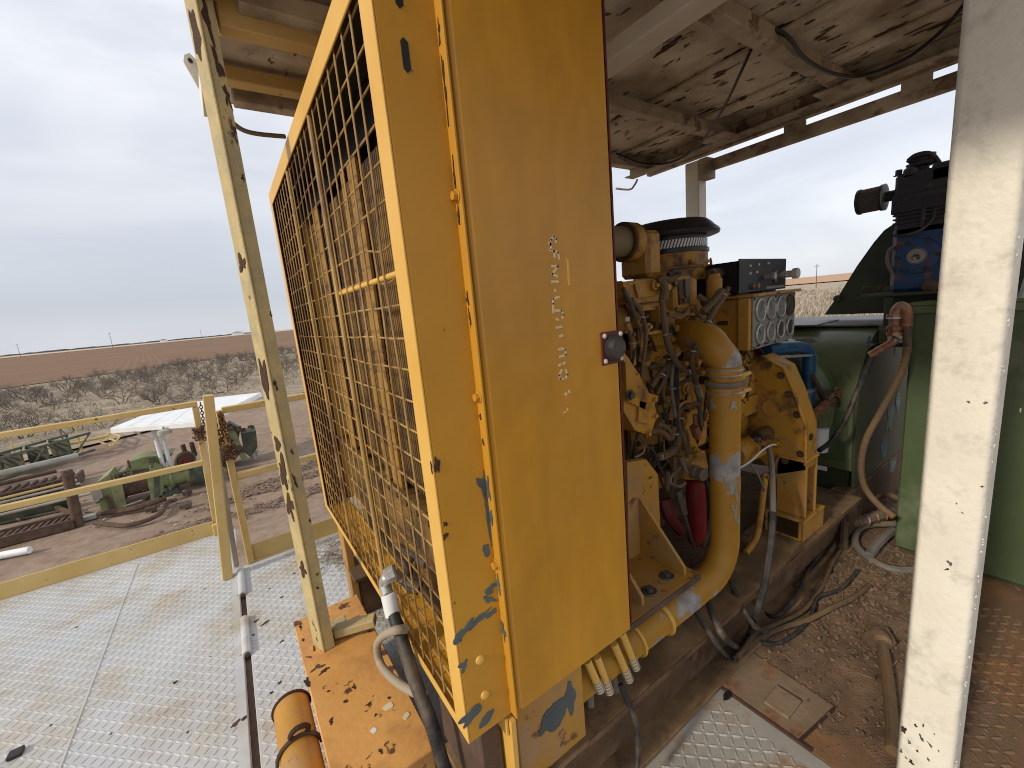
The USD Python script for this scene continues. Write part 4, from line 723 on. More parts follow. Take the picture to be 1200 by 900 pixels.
# hoses and wires
H = (((776, 350, .95), (778, 372, .94), (781, 395, .94), (786, 412, .93), (797, 430, .92), (811, 438, .92)), .0115), (((853, 338, .93), (848, 348, .91), (838, 362, .88), (826, 384, .87), (815, 408, .88), (811, 425, .89), (815, 446, .92), (817, 456, .95)), .0105), (((846, 341, .93), (834, 356, .90), (823, 366, .90)), .014), (((818, 346, .95), (826, 352, .93), (834, 358, .92)), .010), (((775, 330, .95), (779, 340, .94), (777, 352, .94)), .016)
for pts, r in H: hz('hose', pts, r, 'hose_dusty')
hz('hose', ((792, 362), (800, 365), (806, 362)), .008); hz('hose', ((782, 368), (795, 372), (803, 368), (806, 362)), .008, 'hose_dusty', .93)
hz('hose', ((770, 330), (776, 326), (784, 328), (792, 324)), .012, 'engine_dark'); hz('hose', ((783, 322), (789, 318), (797, 320), (790, 326)), .008, 'rubber', .96)
hz('hose', ((815, 358), (818, 370), (830, 374), (836, 366)), .0065, 'hose_dusty', .93)
hz('hose', ((740, 350), (752, 368), (757, 392), (753, 430), (752, 445)), .007, 'hose_dusty', .94); hz('hose', ((735, 356), (748, 378), (752, 400), (750, 424)), .006, 'engine_yellow', .95)
hz('hose', ((735, 378), (741, 400), (742, 428)), .010, 'engine_yellow', .96); hz('hose', ((730, 338), (738, 354), (744, 372)), .008, 'rubber', .93)
hz('hose', ((753, 384), (760, 390), (772, 388), (780, 382)), .007, 'engine_yellow', .96)
for pts, r, m in ((((786, 424), (772, 440), (763, 454)), .010, 'hose_dusty'), (((787, 424), (778, 446), (770, 462)), .007, 'hose_dusty'), (((787, 424), (779, 450), (778, 466), (790, 478)), .006, 'hose_dusty'), (((789, 424), (787, 452), (790, 478), (792, 490)), .007, 'hose_grey'), (((791, 422), (793, 470), (791, 530)), .011, 'rubber'),
               (((790, 418), (783, 418), (778, 419)), .006, 'rubber'), (((792, 452), (804, 446), (816, 440)), .008, 'engine_dark'), (((793, 486), (800, 478), (812, 473), (820, 474)), .009, 'hose_dusty'), (((793, 490), (796, 476), (806, 470), (812, 474)), .006, 'engine_yellow'), (((795, 480), (796, 500), (802, 516), (806, 536)), .008, 'hose_dusty'),
               (((815, 455), (819, 466), (820, 478), (822, 500)), .009, 'steel_dark'), (((762, 505), (776, 506), (786, 514), (790, 500)), .011, 'hose_dusty'), (((770, 496), (780, 500), (788, 508)), .009, 'hose_dusty'), (((793, 505), (793, 522), (782, 532), (770, 536)), .016, 'hose_dusty'), (((755, 521), (754, 530), (744, 536)), .004, 'hose_grey'), (((755, 522), (765, 528), (772, 545), (778, 558)), .006, 'rubber'),
               (((797, 548), (787, 558), (786, 566), (796, 570), (803, 566)), .006, 'hose_grey'), (((797, 536), (801, 545), (805, 554)), .007, 'hose_grey'), (((790, 535), (791, 555), (789, 575)), .009, 'hose_dusty'), (((782, 552), (782, 574)), .010, 'rusty'), (((800, 500), (806, 510), (808, 530)), .006, 'hose_dusty'), (((826, 560), (832, 590), (830, 620), (824, 640)), .010, 'rubber'), (((774, 430), (768, 428), (760, 432)), .006, 'rubber')):
    hz('hose', pts, r, m, .96)
obj('hose_connector', [cyl(at(816, 450, y=.92), at(821, 464, y=.93), .012, 8), ring(at(818, 456, y=.92), (.2, 0, 1), .012, .004, 12, 5)], 'steel', en)
obj('copper_fitting', [cyl(at(815, 486, y=.98), at(816, 500, y=.98), .012, 8), cyl(at(813, 500, y=.98), at(818, 512, y=.98), .018, 8)], 'copper', en)
for k, (px, py, r) in enumerate(((768, 334, .012), (789, 331, .016), (781, 337, .014), (800, 352, .010), (760, 383, .009), (773, 383, .009), (747, 360, .008), (740, 392, .010))): obj('plug', [ring(at(px, py, y=.955), (0, -1, 0), r * 1.2, .004, 14, 5), bolt(at(px, py, y=.96), (0, -1, 0), r * .8, .012)], 'engine_dark' if k % 2 else 'engine_yellow', en)
# flywheel end: bell housing, starter, rear mount
fw = obj('flywheel_housing', lathe((2.06, 1.42, .86), (1, 0, 0), [(0, .30), (.02, .36), (.06, .41), (.20, .43), (.205, .46), (.235, .46), (.24, .30), (.241, 0)], 40), 'engine_yellow', en)
for a in np.arange(2.2, 5.4, .21): obj('housing_bolt', bolt((2.285, 1.42 + .445 * math.cos(a), .86 - .445 * math.sin(a)), (-1, 0, 0), .010, .014), 'engine_dark', fw)
for a in (2.5, 3.0, 3.5, 4.0): obj('housing_rib', beam((2.13, 1.42 + .40 * math.cos(a), .86 - .40 * math.sin(a)), (2.27, 1.42 + .45 * math.cos(a), .86 - .45 * math.sin(a)), .02, .05), 'engine_yellow', fw)
FX = 2.03
obj('housing_foot', prism([at(x, y, x=FX) for x, y in ((893, 417), (918, 431), (930, 458), (944, 499), (944, 551), (908, 556), (884, 530), (868, 500), (866, 450), (878, 425))], (1, 0, 0), .117), 'engine_yellow', en)
obj('foot_rim', tube([at(x, y, x=FX - .004) for x, y in ((893, 417), (918, 431), (930, 458), (944, 499), (944, 546))], .007, 6), 'engine_yellow', en)
for px, py in ((900, 428), (915, 440), (924, 462), (934, 486), (895, 505), (938, 532), (920, 540)): obj('foot_bolt', bolt(at(px, py, x=FX - .0005), (-1, 0, 0), .011, .012), 'engine_dark', en)
obj('housing_hole', [ring(at(905, 478, x=FX - .002), (1, 0, 0), .040, .006, 22, 6), lathe(at(905, 478, x=FX - .0005), (-1, 0, 0), [(0, .037), (.003, .036), (.0035, 0)], 20)], 'engine_yellow', en)
obj('lug_hole', chip(at(951, 512, y=.7497), (0, -1, 0), .034, .034, 7, .4, .1, .001), 'black_paint', en)
st0, st1 = at(866, 535, y=.93), at(915, 522, y=.93); st0[1] = st1[1] = .95; st1[2] = st0[2]
sm_ = obj('starter_motor', lathe(st0, (1, 0, 0), [(0, 0), (.001, .045), (.02, .058), (.26, .058), (.27, .050), (.34, .044), (.36, .03), (.362, 0)], 22), 'engine_yellow', en)
obj('solenoid', [cyl(st0 + [.12, -.04, .065], st0 + [.31, -.04, .065], .030, 16, bev=.004), cyl(st0 + [.31, -.04, .065], st0 + [.35, -.04, .065], .014, 10)], 'engine_dark', sm_)
for a in (((885, 515), .012), ((900, 512), .010), ((893, 524), .009), ((907, 520), .014), ((918, 512), .018), ((930, 505), .022)): obj('terminal', lathe(at(*a[0], y=.87), (0, -1, 0), [(0, a[1]), (.02, a[1]), (.022, a[1] * .5), (.03, a[1] * .5), (.031, 0)], 10), 'steel_dark' if a[1] < .014 else 'engine_yellow', sm_)
eb('rear_cover', 870, 440, 885, 462, .97, .1); ep('oil_cooler', ((865, 470), (893, 460), (896, 478), (866, 492)), .96, .10)
pd = thing('rear_mount', 'yellow steel pedestal under the flywheel end of the engine', 'mount', (2.1, .81, .284))
obj('front_plate', box(2.03, 2.044, .745, .868, .387, .668, .003), 'base_yellow', pd); obj('far_plate', box(2.132, 2.146, .745, .868, .387, .655, .003), 'base_yellow', pd)
obj('back_plate', box(2.0445, 2.1315, .845, .857, .387, .655, .002), 'base_yellow', pd); obj('top_plate', box(2.022, 2.154, .741, .872, .6555, .668, .003), 'base_yellow', pd)
fb_ = obj('foot_box', [box(1.995, 2.225, .735, .905, .376, .386, .003), box(2.0, 2.22, .738, .748, .285, .3755, .002), box(2.21, 2.22, .7485, .90, .285, .3755, .002)], 'base_yellow', pd)
obj('box_frame', [box(1.996, 2.004, .7485, .758, .285, .3755, .002), box(1.996, 2.004, .892, .902, .285, .3755, .002), box(1.996, 2.004, .7585, .8915, .285, .294, .002)], 'base_yellow', fb_)
obj('anchor_bolt', bolt((2.09, .79, .3865), (0, 0, 1), .019, .022), 'steel_dark', pd); obj('box_inside', box(2.06, 2.07, .75, .90, .286, .375, .001), 'engine_dark', pd)
hz('starter_wire', ((866, 549, .88), (880, 540, .86), (893, 528, .85), (905, 521, .85), (911, 522, .86)), .004, 'white_plastic'); hz('starter_wire', ((880, 545, .88), (888, 556, .86), (896, 575, .85)), .005, 'hose_grey')
hz('housing_wire', ((916, 440, .93), (928, 446, .92), (938, 462, .92), (937, 472, .92), (930, 476, .93)), .006, 'hose_grey')
hz('starter_cable', ((900, 524, .86), (903, 535, .82), (905, 560, .76), (906, 600, .72)), .011, 'hose_grey')
def ribbed(name, pts, r, m, Y, parent):
    S = spline([at(p[0], p[1], y=(p[2] if len(p) > 2 else Y)) for p in pts], 14); rr = r * (1 + .16 * (np.arange(len(S)) % 2)); return obj(name, tube(S, rr, 10), m, parent)
ribbed('ribbed_conduit', ((897, 555), (894, 580), (891, 605), (886, 630), (874, 648)), .013, 'engine_yellow', .86, en)
hz('starter_cable', ((912, 535, .86), (904, 552, .85), (898, 560, .85)), .009, 'hose_dusty')

# ------------------------------------------------------------------ gauge box and the black control box on it
gb = thing('gauge_box', 'yellow instrument box with eight round gauges on its grey face', 'gauge box', (2.0, .95, 1.2))
g00, g10, g11, g01 = at(881, 412, y=.90), at(930, 391, y=.93), at(938, 335, y=.93), at(882, 347, y=.90)
u_ = (g10 - g00); u_[2] = 0; Wg = np.linalg.norm(u_); u_ /= Wg; n_ = np.array([u_[1], -u_[0], 0]); Hg = g01[2] - g00[2]
gz0 = (g00[2] + g10[2]) / 2 - .008; Hg = .225
def gp(u, v, d=0.0): return np.array([g00[0], g00[1], gz0]) + u_ * u * Wg + np.array([0, 0, v * Hg]) + n_ * d
def gbox(u0, u1, v0, v1, d0, d1, b=.004):
    T = np.eye(4); T[:3, 0], T[:3, 1], T[:3, 2] = u_, -n_, (0, 0, 1); m = _bevel((u1 - u0) * Wg, d1 - d0, (v1 - v0) * Hg, min(b, (d1 - d0) / 3)); T[:3, 3] = gp((u0 + u1) / 2, (v0 + v1) / 2, (d0 + d1) / 2); m.apply_transform(T); return m
obj('body', gbox(.0, 1, 0, 1, -.26, -.003, .006), 'engine_yellow', gb); obj('corner_strip', gbox(-.05, -.001, 0, 1, -.05, -.003, .004), 'base_yellow', gb)
obj('lid', gbox(-.06, 1.06, 1.002, 1.06, -.27, .02, .003), 'base_yellow', gb); obj('face_plate', gbox(.005, .995, .005, .995, -.0025, .002, .001), 'gauge_plate', gb)
for r_ in range(2):
    for c in range(4):
        c0 = gp(.15 + .235 * c, .74 - .46 * r_, .002); dark = (r_ == 0 and c == 3) or (r_ == 1 and c >= 2); R_ = .046 if r_ == 0 else .040
        g = obj('gauge', lathe(c0, n_, [(0, R_ * .92), (.004, R_ * .92), (.0042, 0)], 28), 'gauge_face_dark' if dark else 'gauge_face', gb, label='gauge with a dark missing dial' if (r_ == 0 and c == 3) else None)
        obj('bezel', ring(c0 + n_ * .004, n_, R_, .0052, 32, 8), 'engine_dark' if (r_ == 0 and c == 3) else 'steel', g)
        a = 1.2 + c * .9 + r_; w_ = np.array([0, 0, 1.0]); e_ = u_ * math.cos(a) + w_ * math.sin(a)
        obj('needle', beam(c0 + n_ * .0055 - e_ * .006, c0 + n_ * .0055 + e_ * R_ * .7, .002, .001, up=n_, b=.0002), 'black_paint', g)
for u, v, w in ((.40, .525, .11), (.63, .525, .12), (.30, .06, .10), (.12, .06, .07)): obj('name_plate', gbox(u - w / 2, u + w / 2, v - .018, v + .018, .0022, .0040, .0005), 'black_paint', gb)
for u in (.03, .5, .97):
    for v in (.04, .96): obj('screw', bolt(gp(u, v, .002), n_, .004, .003), 'steel_dark', gb)
cb = thing('control_box', 'black metal control box with knobs sitting on top of the gauge box', 'control box', (1.95, .97, 1.44))
obj('case', gbox(-.12, .80, 1.10, 1.68, -.24, -.03, .010), 'black_paint', cb); obj('front_panel', gbox(-.14, .90, 1.09, 1.71, -.0295, -.024, .002), 'black_paint', cb)
obj('base_foot', gbox(-.10, .15, 1.062, 1.095, -.2, -.04, .002), 'black_paint', cb); obj('base_foot', gbox(.42, .75, 1.062, 1.095, -.2, -.04, .002), 'black_paint', cb)
def gk(u, v, prof, m, name='knob'): return obj(name, lathe(gp(u, v, -.024), n_, prof, 16), m, cb)
gk(.38, 1.36, [(0, .011), (.03, .011), (.031, .015), (.045, .015), (.046, 0)], 'steel'); gk(.62, 1.36, [(0, .028), (.006, .028), (.007, .024), (.008, 0)], 'steel_dark', 'dial'); gk(.62, 1.36, [(.008, .010), (.05, .008), (.051, 0)], 'steel')
gk(.80, 1.38, [(0, .016), (.045, .016), (.046, .024), (.066, .024), (.070, .020), (.071, 0)], 'pale_knob', 'push_button'); gk(.20, 1.20, [(0, .013), (.012, .011), (.013, 0)], 'copper'); gk(.10, 1.20, [(0, .013), (.012, .011), (.013, 0)], 'steel_dark')
for u, v in ((.06, 1.44), (.2, 1.46), (.06, 1.58), (.24, 1.60), (.45, 1.62)): gk(u, v, [(0, .006), (.006, .005), (.007, 0)], 'pale_knob', 'switch')
obj('panel_strip', gbox(.42, .86, 1.12, 1.17, -.0238, -.0225, .0003), 'gauge_plate', cb)

erg = np.random.default_rng(33)
for k in range(20):
    x0, y0 = erg.uniform(742, 832), erg.uniform(345, 520); P = [(x0, y0, erg.uniform(.93, 1.04))]
    for j in range(3): P.append((P[-1][0] + erg.uniform(-14, 14), P[-1][1] + erg.uniform(8, 34), erg.uniform(.95, 1.06)))
    hz('wire', P, erg.uniform(.003, .0065), ['rubber', 'hose_dusty', 'engine_dark', 'rubber'][k % 4], sides=6)
for k in range(16):
    x0, y0 = erg.uniform(858, 890), erg.uniform(395, 480); P = [(x0, y0, erg.uniform(.95, 1.0))]
    for j in range(3): P.append((P[-1][0] + erg.uniform(-8, 14), P[-1][1] + erg.uniform(5, 22), erg.uniform(.95, 1.03)))
    hz('wire', P, erg.uniform(.003, .006), ['rubber', 'hose_dusty', 'engine_dark'][k % 3], sides=6)
for k in range(60):
    px, py = erg.uniform(735, 850), erg.uniform(330, 545); a = at(px, py, y=1.02); s = erg.uniform(.008, .022)
    obj('fitting', [cyl(a, a + np.array([0, -s * 1.5, 0]), s * .7, 6), lathe(a, (0, -1, 0), [(0, s), (s * .5, s), (s * .6, s * .6), (s * 1.2, s * .6), (s * 1.25, 0)], 8), box(a[0] - s, a[0] + s, 1.0, 1.05, a[2] - s * .7, a[2] + s * .7, .003)][k % 3], ['engine_yellow', 'engine_dark', 'steel_dark', 'engine_yellow', 'rusty'][k % 5], en)

# castings along the side of the block
for k, (a, c, Y, d) in enumerate((((752, 410), (790, 440), 1.02, .10), ((806, 372), (828, 384), 1.0, .1), ((778, 400), (800, 418), 1.03, .08), ((792, 440), (812, 470), 1.04, .08), ((860, 415), (884, 436), 1.0, .12), ((884, 425), (900, 452), 1.0, .1), ((862, 480), (900, 500), 1.0, .14), ((804, 485), (830, 520), 1.03, .10), ((770, 470), (792, 500), 1.05, .08))):
    e = eb('casting', a[0], a[1], c[0], c[1], Y, d, 'engine_yellow', .012); p = at((a[0] + c[0]) / 2, (a[1] + c[1]) / 2, y=Y)
    obj('casting_boss', lathe(p, (0, -1, 0), [(0, .028), (.012, .026), (.014, .016), (.022, .015), (.023, 0)], 14), 'engine_yellow', e)

for (px, py, Y, d) in ((778, 352, .945, (0, .1, 1)), (780, 392, .94, (0, .1, 1)), (806, 436, .92, (1, 0, .6)), (848, 346, .915, (.6, 0, 1)), (830, 378, .872, (.7, 0, 1)), (813, 412, .882, (.3, 0, 1)), (792, 508, .95, (0, 0, 1)), (774, 535, .96, (1, 0, .3)), (752, 372, .94, (.2, 0, 1)), (742, 402, .955, (0, 0, 1)), (776, 440, .95, (1, 0, 1)), (788, 455, .955, (0, 0, 1)), (798, 490, .955, (.3, 0, 1))):
    c = at(px, py, y=Y); dd = np.array(d, float); dd /= np.linalg.norm(dd)
    k_ = obj('hose_clamp', [ring(c, dd, .0135, .0032, 14, 5)], 'steel', en); obj('clamp_screw', cyl(c + [0, -.016, 0], c + [.014, -.016, .004], .004, 6), 'steel_dark', k_)
obj('maker_plate', box(1.02, 1.12, 1.120, 1.1235, 1.10, 1.16, .001), 'gauge_plate', en); obj('paper_tag', prism([at(x, y, y=1.0) for x, y in ((733, 372), (738, 371), (739, 390), (734, 391))], (0, 1, 0), .002), 'white_plastic', en)
# ------------------------------------------------------------------ generator, cabinet and compressor at the right
gn = thing('generator', 'big green generator housing with rounded shoulder and peeling blue patch behind the engine', 'generator', (3.0, 1.3, 0))
gc = at(999, 500, y=.78); GX = gc[0]
prof = [(GX + .02, .40), (GX - .005, .70), (GX + .01, .82), (GX + .05, .92), (GX + .11, 1.01), (GX + .18, 1.08), (GX + .27, 1.135), (GX + .34, 1.16), (GX + .95, 1.165), (GX + .95, .40)]
obj('housing', prism([(x, .78, z) for x, z in prof], (0, 1, 0), 1.2), 'gen_green', gn, smooth=50)
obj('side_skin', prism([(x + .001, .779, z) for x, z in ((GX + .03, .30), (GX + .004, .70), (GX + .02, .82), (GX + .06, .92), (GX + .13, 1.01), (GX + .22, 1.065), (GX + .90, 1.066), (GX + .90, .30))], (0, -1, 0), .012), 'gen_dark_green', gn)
obj('top_plate', box(GX + .32, GX + 1.0, .74, 2.0, 1.168, 1.18, .003), 'gen_top', gn); obj('cover_plate', box(GX + .26, GX + .62, 1.06, 1.6, 1.1805, 1.186, .002), 'gen_top', gn)
obj('top_skirt', box(GX + .31, GX + 1.0, .738, .778, 1.07, 1.1675, .003), 'gen_green', gn)
obj('end_plate', box(GX - .012, GX - .002, .80, 1.10, .46, .74, .003), 'cab_green', gn)
for k, (px, py, w, h, m) in enumerate(((1043, 490, .10, .16, 'peeled_blue'), (1036, 525, .08, .16, 'peeled_blue'), (1052, 470, .07, .12, 'peeled_blue'), (1046, 545, .10, .08, 'peeled_blue'), (1018, 400, .05, .06, 'peeled_blue'), (1050, 410, .05, .05, 'peeled_blue'))):
    obj('peeled_patch', chip(at(px, py, y=.7665), (0, -1, 0), w * 1.5, h * 1.4, 500 + k, .3, .35, .0012), m, gn)
obj('base_rail', box(2.665, GX + .95, .765, .86, .003, .29, .004), 'skid_brown', gn); obj('foot', box(GX + .05, GX + .2, .80, 1.1, .005, .395, .004), 'gen_dark_green', gn)
obj('white_tag', box(GX - .02, GX - .015, .88, 1.0, .385, .41, .001), 'white_plastic', gn)
obj('coupling_guard', lathe((2.32, 1.42, .86), (1, 0, 0), [(0, .40), (.02, .43), (GX - 2.36, .43), (GX - 2.34, .40)], 32), 'gen_dark_green', gn)
obj('end_bell', lathe((2.60, 1.28, .74), (1, 0, 0), [(0, 0), (.001, .33), (.03, .39), (.07, .42), (GX - 2.53, .42)], 36), 'gen_green', gn)
obj('name_strip', prism([at(x, y, x=GX + .06) for x, y in ((932, 398), (952, 396), (958, 401), (936, 404))], (1, 0, 0), .003), 'gauge_plate', gn)
bp = thing('coolant_lines', 'bright blue pipes and hoses between the engine and the green generator', 'pipe', (2.5, 1.0, .9))
def hy(name, pts, r, m, parent, Y=.95, sides=10): return obj(name, hose([at(p[0], p[1], y=(p[2] if len(p) > 2 else Y)) for p in pts], r, sides), m, parent)
hy('blue_pipe', ((898, 410, .98), (920, 407, .97), (938, 407, .96), (947, 413, .95), (948, 428, .95), (947, 455, .95)), .030, 'pipe_blue', bp, sides=16)
hy('blue_hose', ((915, 422, 1.02), (930, 440, 1.01), (942, 462, 1.0)), .03, 'pipe_blue', bp); hy('blue_pipe', ((947, 458), (945, 478), (946, 492)), .034, 'pipe_blue', bp)
hy('rod', ((905, 419), (955, 416)), .007, 'steel', bp, .93); hy('rod', ((940, 460), (968, 454)), .012, 'steel', bp, .93)
q = at(960, 500, y=.92); obj('white_filter', lathe(q, (0, 0, -1), [(0, .03), (.004, .045), (.14, .045), (.146, .03), (.147, 0)], 18), 'white_plastic', bp)
hy('red_hose', ((950, 492), (958, 482), (966, 474), (978, 467)), .022, 'copper', bp, .88); hy('red_hose', ((952, 440), (960, 455), (966, 470)), .012, 'rusty', bp, .9)
for k in range(9): hy('copper_wire', ((972 + rng.uniform(-6, 6), 463 + rng.uniform(-5, 8)), (980 + rng.uniform(-5, 5), 458 + rng.uniform(-6, 6)), (988 + rng.uniform(-4, 6), 466 + rng.uniform(-4, 8)), (984 + rng.uniform(-8, 8), 474 + rng.uniform(-4, 4))), .004, 'copper' if k % 3 else 'rubber', bp, .84, 5)
pcb = obj('power_cable', hose([at(960, 528, y=.82), at(975, 516, y=.80), at(992, 490, y=.75), at(1003, 462, y=.73), at(1016, 432, y=.72), at(1026, 412, y=.70), at(1042, 405, y=.66), at(1058, 404, y=.64)], .012, 10), 'rubber', label='dark cable running up the side of the green generator to the copper fittings', cat='cable')
cf = thing('copper_fittings', 'copper coloured elbow fittings stacked beside the top of the green cabinet', 'pipe fitting', (2.66, .62, 1.2))
CX = 2.66
obj('elbow', hose([at(1049, 392, x=CX), at(1049, 378, x=CX), at(1050, 366, x=CX), at(1056, 359, x=CX), at(1062, 366, x=CX), at(1062, 382, x=CX)], .024, 12), 'copper', cf)
for y in (391, 384, 370): p = at(1049, y, x=CX); obj('nut', lathe(p - [0, 0, .01], (0, 0, 1), [(0, .028), (.002, .034), (.018, .034), (.02, .028)], 8), 'copper', cf)
obj('white_band', ring(at(1049, 372, x=CX), (0, 0, 1), .028, .006, 16, 6), 'white_plastic', cf); obj('tail', hose([at(1050, 396, x=CX), at(1044, 402, x=CX), at(1030, 410, x=CX), at(1020, 416, x=CX)], .018, 10), 'copper', cf); obj('stub', hose([at(1062, 380, x=CX), at(1063, 395, x=CX), at(1063, 412, x=CX)], .017, 10), 'hose_dusty', cf)
def hx(pts, r, m, lab, X=2.62, sides=10): return obj('hose', hose([at(p[0], p[1], x=(p[2] if len(p) > 2 else X)) for p in pts], r, sides), m, label=lab, cat='hose')
hx(((1063, 405), (1060, 425), (1050, 450), (1032, 483), (1015, 515), (1009, 545), (1013, 570), (1028, 590), (1048, 606, 2.6)), .015, 'hose_dusty', 'brown hose arching from the fittings down to the floor in front of the generator', 2.62)
def hzf(pts, r, m, lab, z=.02, cat='hose'): return obj('floor_hose', hose([at(p[0], p[1], z=(p[2] if len(p) > 2 else z)) for p in pts], r, 8), m, label=lab, cat=cat)
hzf(((1075, 668), (1045, 667), (1020, 655), (1003, 638), (1005, 622), (1020, 615), (1050, 614)), .017, 'hose_grey', 'grey hose lying in a loop at the foot of the green cabinet', .03)
hzf(((1018, 652), (1026, 640), (1036, 630), (1046, 622)), .022, 'hose_grey', 'short grey pipe end lying inside the hose loop', .035)
hzf(((988, 612), (1005, 611), (1025, 606), (1045, 600)), .030, 'hose_grey', 'braided hose with rusty bands lying against the generator', .07)
ribs = [ring(at(px, py, z=.07), (1, -.6, 0), .031, .006, 14, 5) for px, py in ((994, 612), (1004, 611), (1014, 609), (1024, 606), (1034, 603))]
for r_ in ribs: obj('hose_band', r_, 'copper', label='rusty band round the braided hose by the generator', cat='band', group='bands on the braided hose')
hzf(((988, 640, .05), (989, 615, .10), (987, 596, .16), (990, 575, .22)), .019, 'hose_dusty', 'short hose standing up from the dirt beside the skid end', .1)
hzf(((987, 602, .12), (984, 625, .05), (972, 648, .03), (955, 668, .03), (935, 688, .03)), .012, 'hose_dusty', 'thin dusty hose running from the skid end into the dirt', .03)
hzf(((1068, 592, .1), (1040, 580, .12), (1015, 590, .10), (1000, 605, .08)), .016, 'hose_dusty', 'dusty hose curling behind the hose loop by the generator', .1)
# cables between the starter and the floor
ck = lambda pts, r, m, lab: obj('cable', hose(pts, r, 8), m, label=lab, cat='cable')
ck([at(906, 600, y=.72), at(903, 640, y=.70), at(897, 680, y=.68), at(888, 715, y=.665), at(880, 740, z=.06), at(872, 757, z=.025), at(860, 772, z=.02)], .013, 'rubber', 'thick dark cable dropping from the starter to the floor')
ck([at(856, 680, y=.79), at(866, 705, y=.74), at(876, 722, y=.70), at(887, 736, y=.68), at(900, 740, z=.03), at(915, 735, z=.03)], .010, 'rubber', 'dark cable leaving the underside of the coolant pipe and crossing the skid edge')
ck([at(828, 690, y=.80), at(832, 712, y=.74), at(840, 732, y=.70), at(850, 748, y=.68), at(864, 758, z=.025), at(878, 752, z=.03)], .012, 'rubber', 'heavier black cable hanging over the skid edge to the tangle on the floor')
ck([at(812, 710, y=.79), at(822, 728, y=.73), at(838, 752, y=.69), at(852, 770, z=.03), at(864, 776, z=.02)], .009, 'rubber', 'thin cable hanging over the skid edge nearest the hatch plate')
ck([at(860, 772, z=.02), at(872, 760, z=.03), at(890, 747, z=.03), at(915, 736, z=.035), at(945, 727, z=.04), at(975, 712, z=.045), at(1000, 700, z=.045), at(1018, 686, z=.04)], .011, 'hose_dusty', 'dusty cable lying across the mud towards the green cabinet')
ck([at(866, 768, z=.035), at(885, 742, z=.045), at(905, 733, z=.045), at(940, 716, z=.04), at(962, 690, z=.04), at(975, 660, z=.035), at(986, 642, z=.03)], .009, 'hose_dusty', 'dusty cable curving through the dirt along the skid')
lv = thing('shovel', 'mud coated wooden shovel handle lying on the deck by the white post', 'shovel', (1.8, .35, .02))
obj('handle', hose([at(1046, 880, z=.03), at(1045, 845, z=.03), at(1041, 800, z=.032), at(1036, 765, z=.035)], .018, 10), 'hose_dusty', lv)
obj('socket', hose([at(1036, 770, z=.035), at(1034, 752, z=.04), at(1030, 744, z=.04)], [.018] * 6 + [.03] * 7, 10), 'mud', lv)
obj('blade', prism([at(x, y, z=.03) for x, y in ((1012, 748), (1020, 735), (1040, 738), (1050, 756), (1036, 765), (1022, 762))], (0, 0, 1), .012), 'mud', lv)
# green cabinet
ct0 = at(1066, 359, x=2.72); CZ = ct0[2]
cbn = thing('cabinet', 'tall plain green steel cabinet half hidden behind the white post', 'cabinet', (3.0, .1, 0))
obj('body', box(2.722, 3.45, -.50, .587, .03, CZ, .008), 'cab_green', cbn); obj('lid', box(2.70, 3.47, -.52, .600, CZ + .001, CZ + .016, .004), 'gen_green', cbn)
obj('lid_skirt', box(2.706, 2.7205, -.51, .592, CZ - .035, CZ + .0005, .002), 'gen_green', cbn); obj('plinth', box(2.76, 3.4, -.45, .54, .002, .029, .003), 'gen_dark_green', cbn)
obj('door', box(2.712, 2.7215, -.46, .10, .08, CZ - .07, .003), 'cab_green', cbn); obj('door_handle', cyl((2.69, .05, .70), (2.69, .05, .82), .010, 8), 'steel_dark', cbn)
obj('drip_mark', [chip((2.7216, .22, .83), (-1, 0, 0), .006, .03, 1, 0, .4, .0006), chip((2.7216, .30, .52), (-1, 0, 0), .007, .022, 2, 0, .4, .0006)], 'white_plastic', cbn)
# compressor
KX = 2.90; cpn = thing('air_compressor', 'blue and black piston air compressor with pleated intake filter on a shelf', 'compressor', (3.0, .6, 1.35))
def kb(name, px0, py0, px1, py1, dep, m, b=.008, X=KX):
    a, c = at(px0, py0, x=X), at(px1, py1, x=X); return obj(name, box(X, X + dep, c[1], a[1], c[2], a[2], b), m, cpn)
sz_ = at(1080, 341, x=KX)[2]
kb('crankcase', 1046, 266, 1119, 339, .26, 'comp_blue', .02); kb('cylinder', 1050, 236, 1117, 268, .24, 'comp_head', .01)
for k in range(6):
    a, c = at(1047, 240 + k * 4.6, x=KX), at(1122, 240 + k * 4.6, x=KX); obj('cooling_fin', box(KX - .016, KX + .25, c[1], a[1], a[2] - .004, a[2] + .004, .001), 'comp_head', cpn)
a = at(1083, 254, x=KX); obj('fin_web', box(KX - .020, KX, a[1] - .008, a[1] + .008, a[2] - .05, a[2] + .05, .002), 'comp_head', cpn)
kb('valve_plate', 1045, 231, 1122, 238, .26, 'comp_head', .003, KX - .01); kb('head', 1049, 206, 1119, 230, .25, 'comp_head', .012)
for px in (1053, 1066, 1082, 1098): p = at(px, 206, x=KX + .03); obj('head_bolt', [bolt(p, (0, 0, 1), .014, .025)], 'comp_head', cpn)
kb('head_rib', 1058, 198, 1072, 207, .2, 'comp_head'); kb('head_rib', 1092, 192, 1118, 207, .2, 'comp_head')
v0 = at(1079, 207, x=KX + .10); obj('unloader', lathe(v0, (0, 0, 1), [(0, .045), (.015, .045), (.02, .03), (.045, .03), (.05, .055), (.065, .06), (.07, .035), (.085, .035), (.09, .05), (.10, .05), (.105, 0)], 18), 'comp_head', cpn)
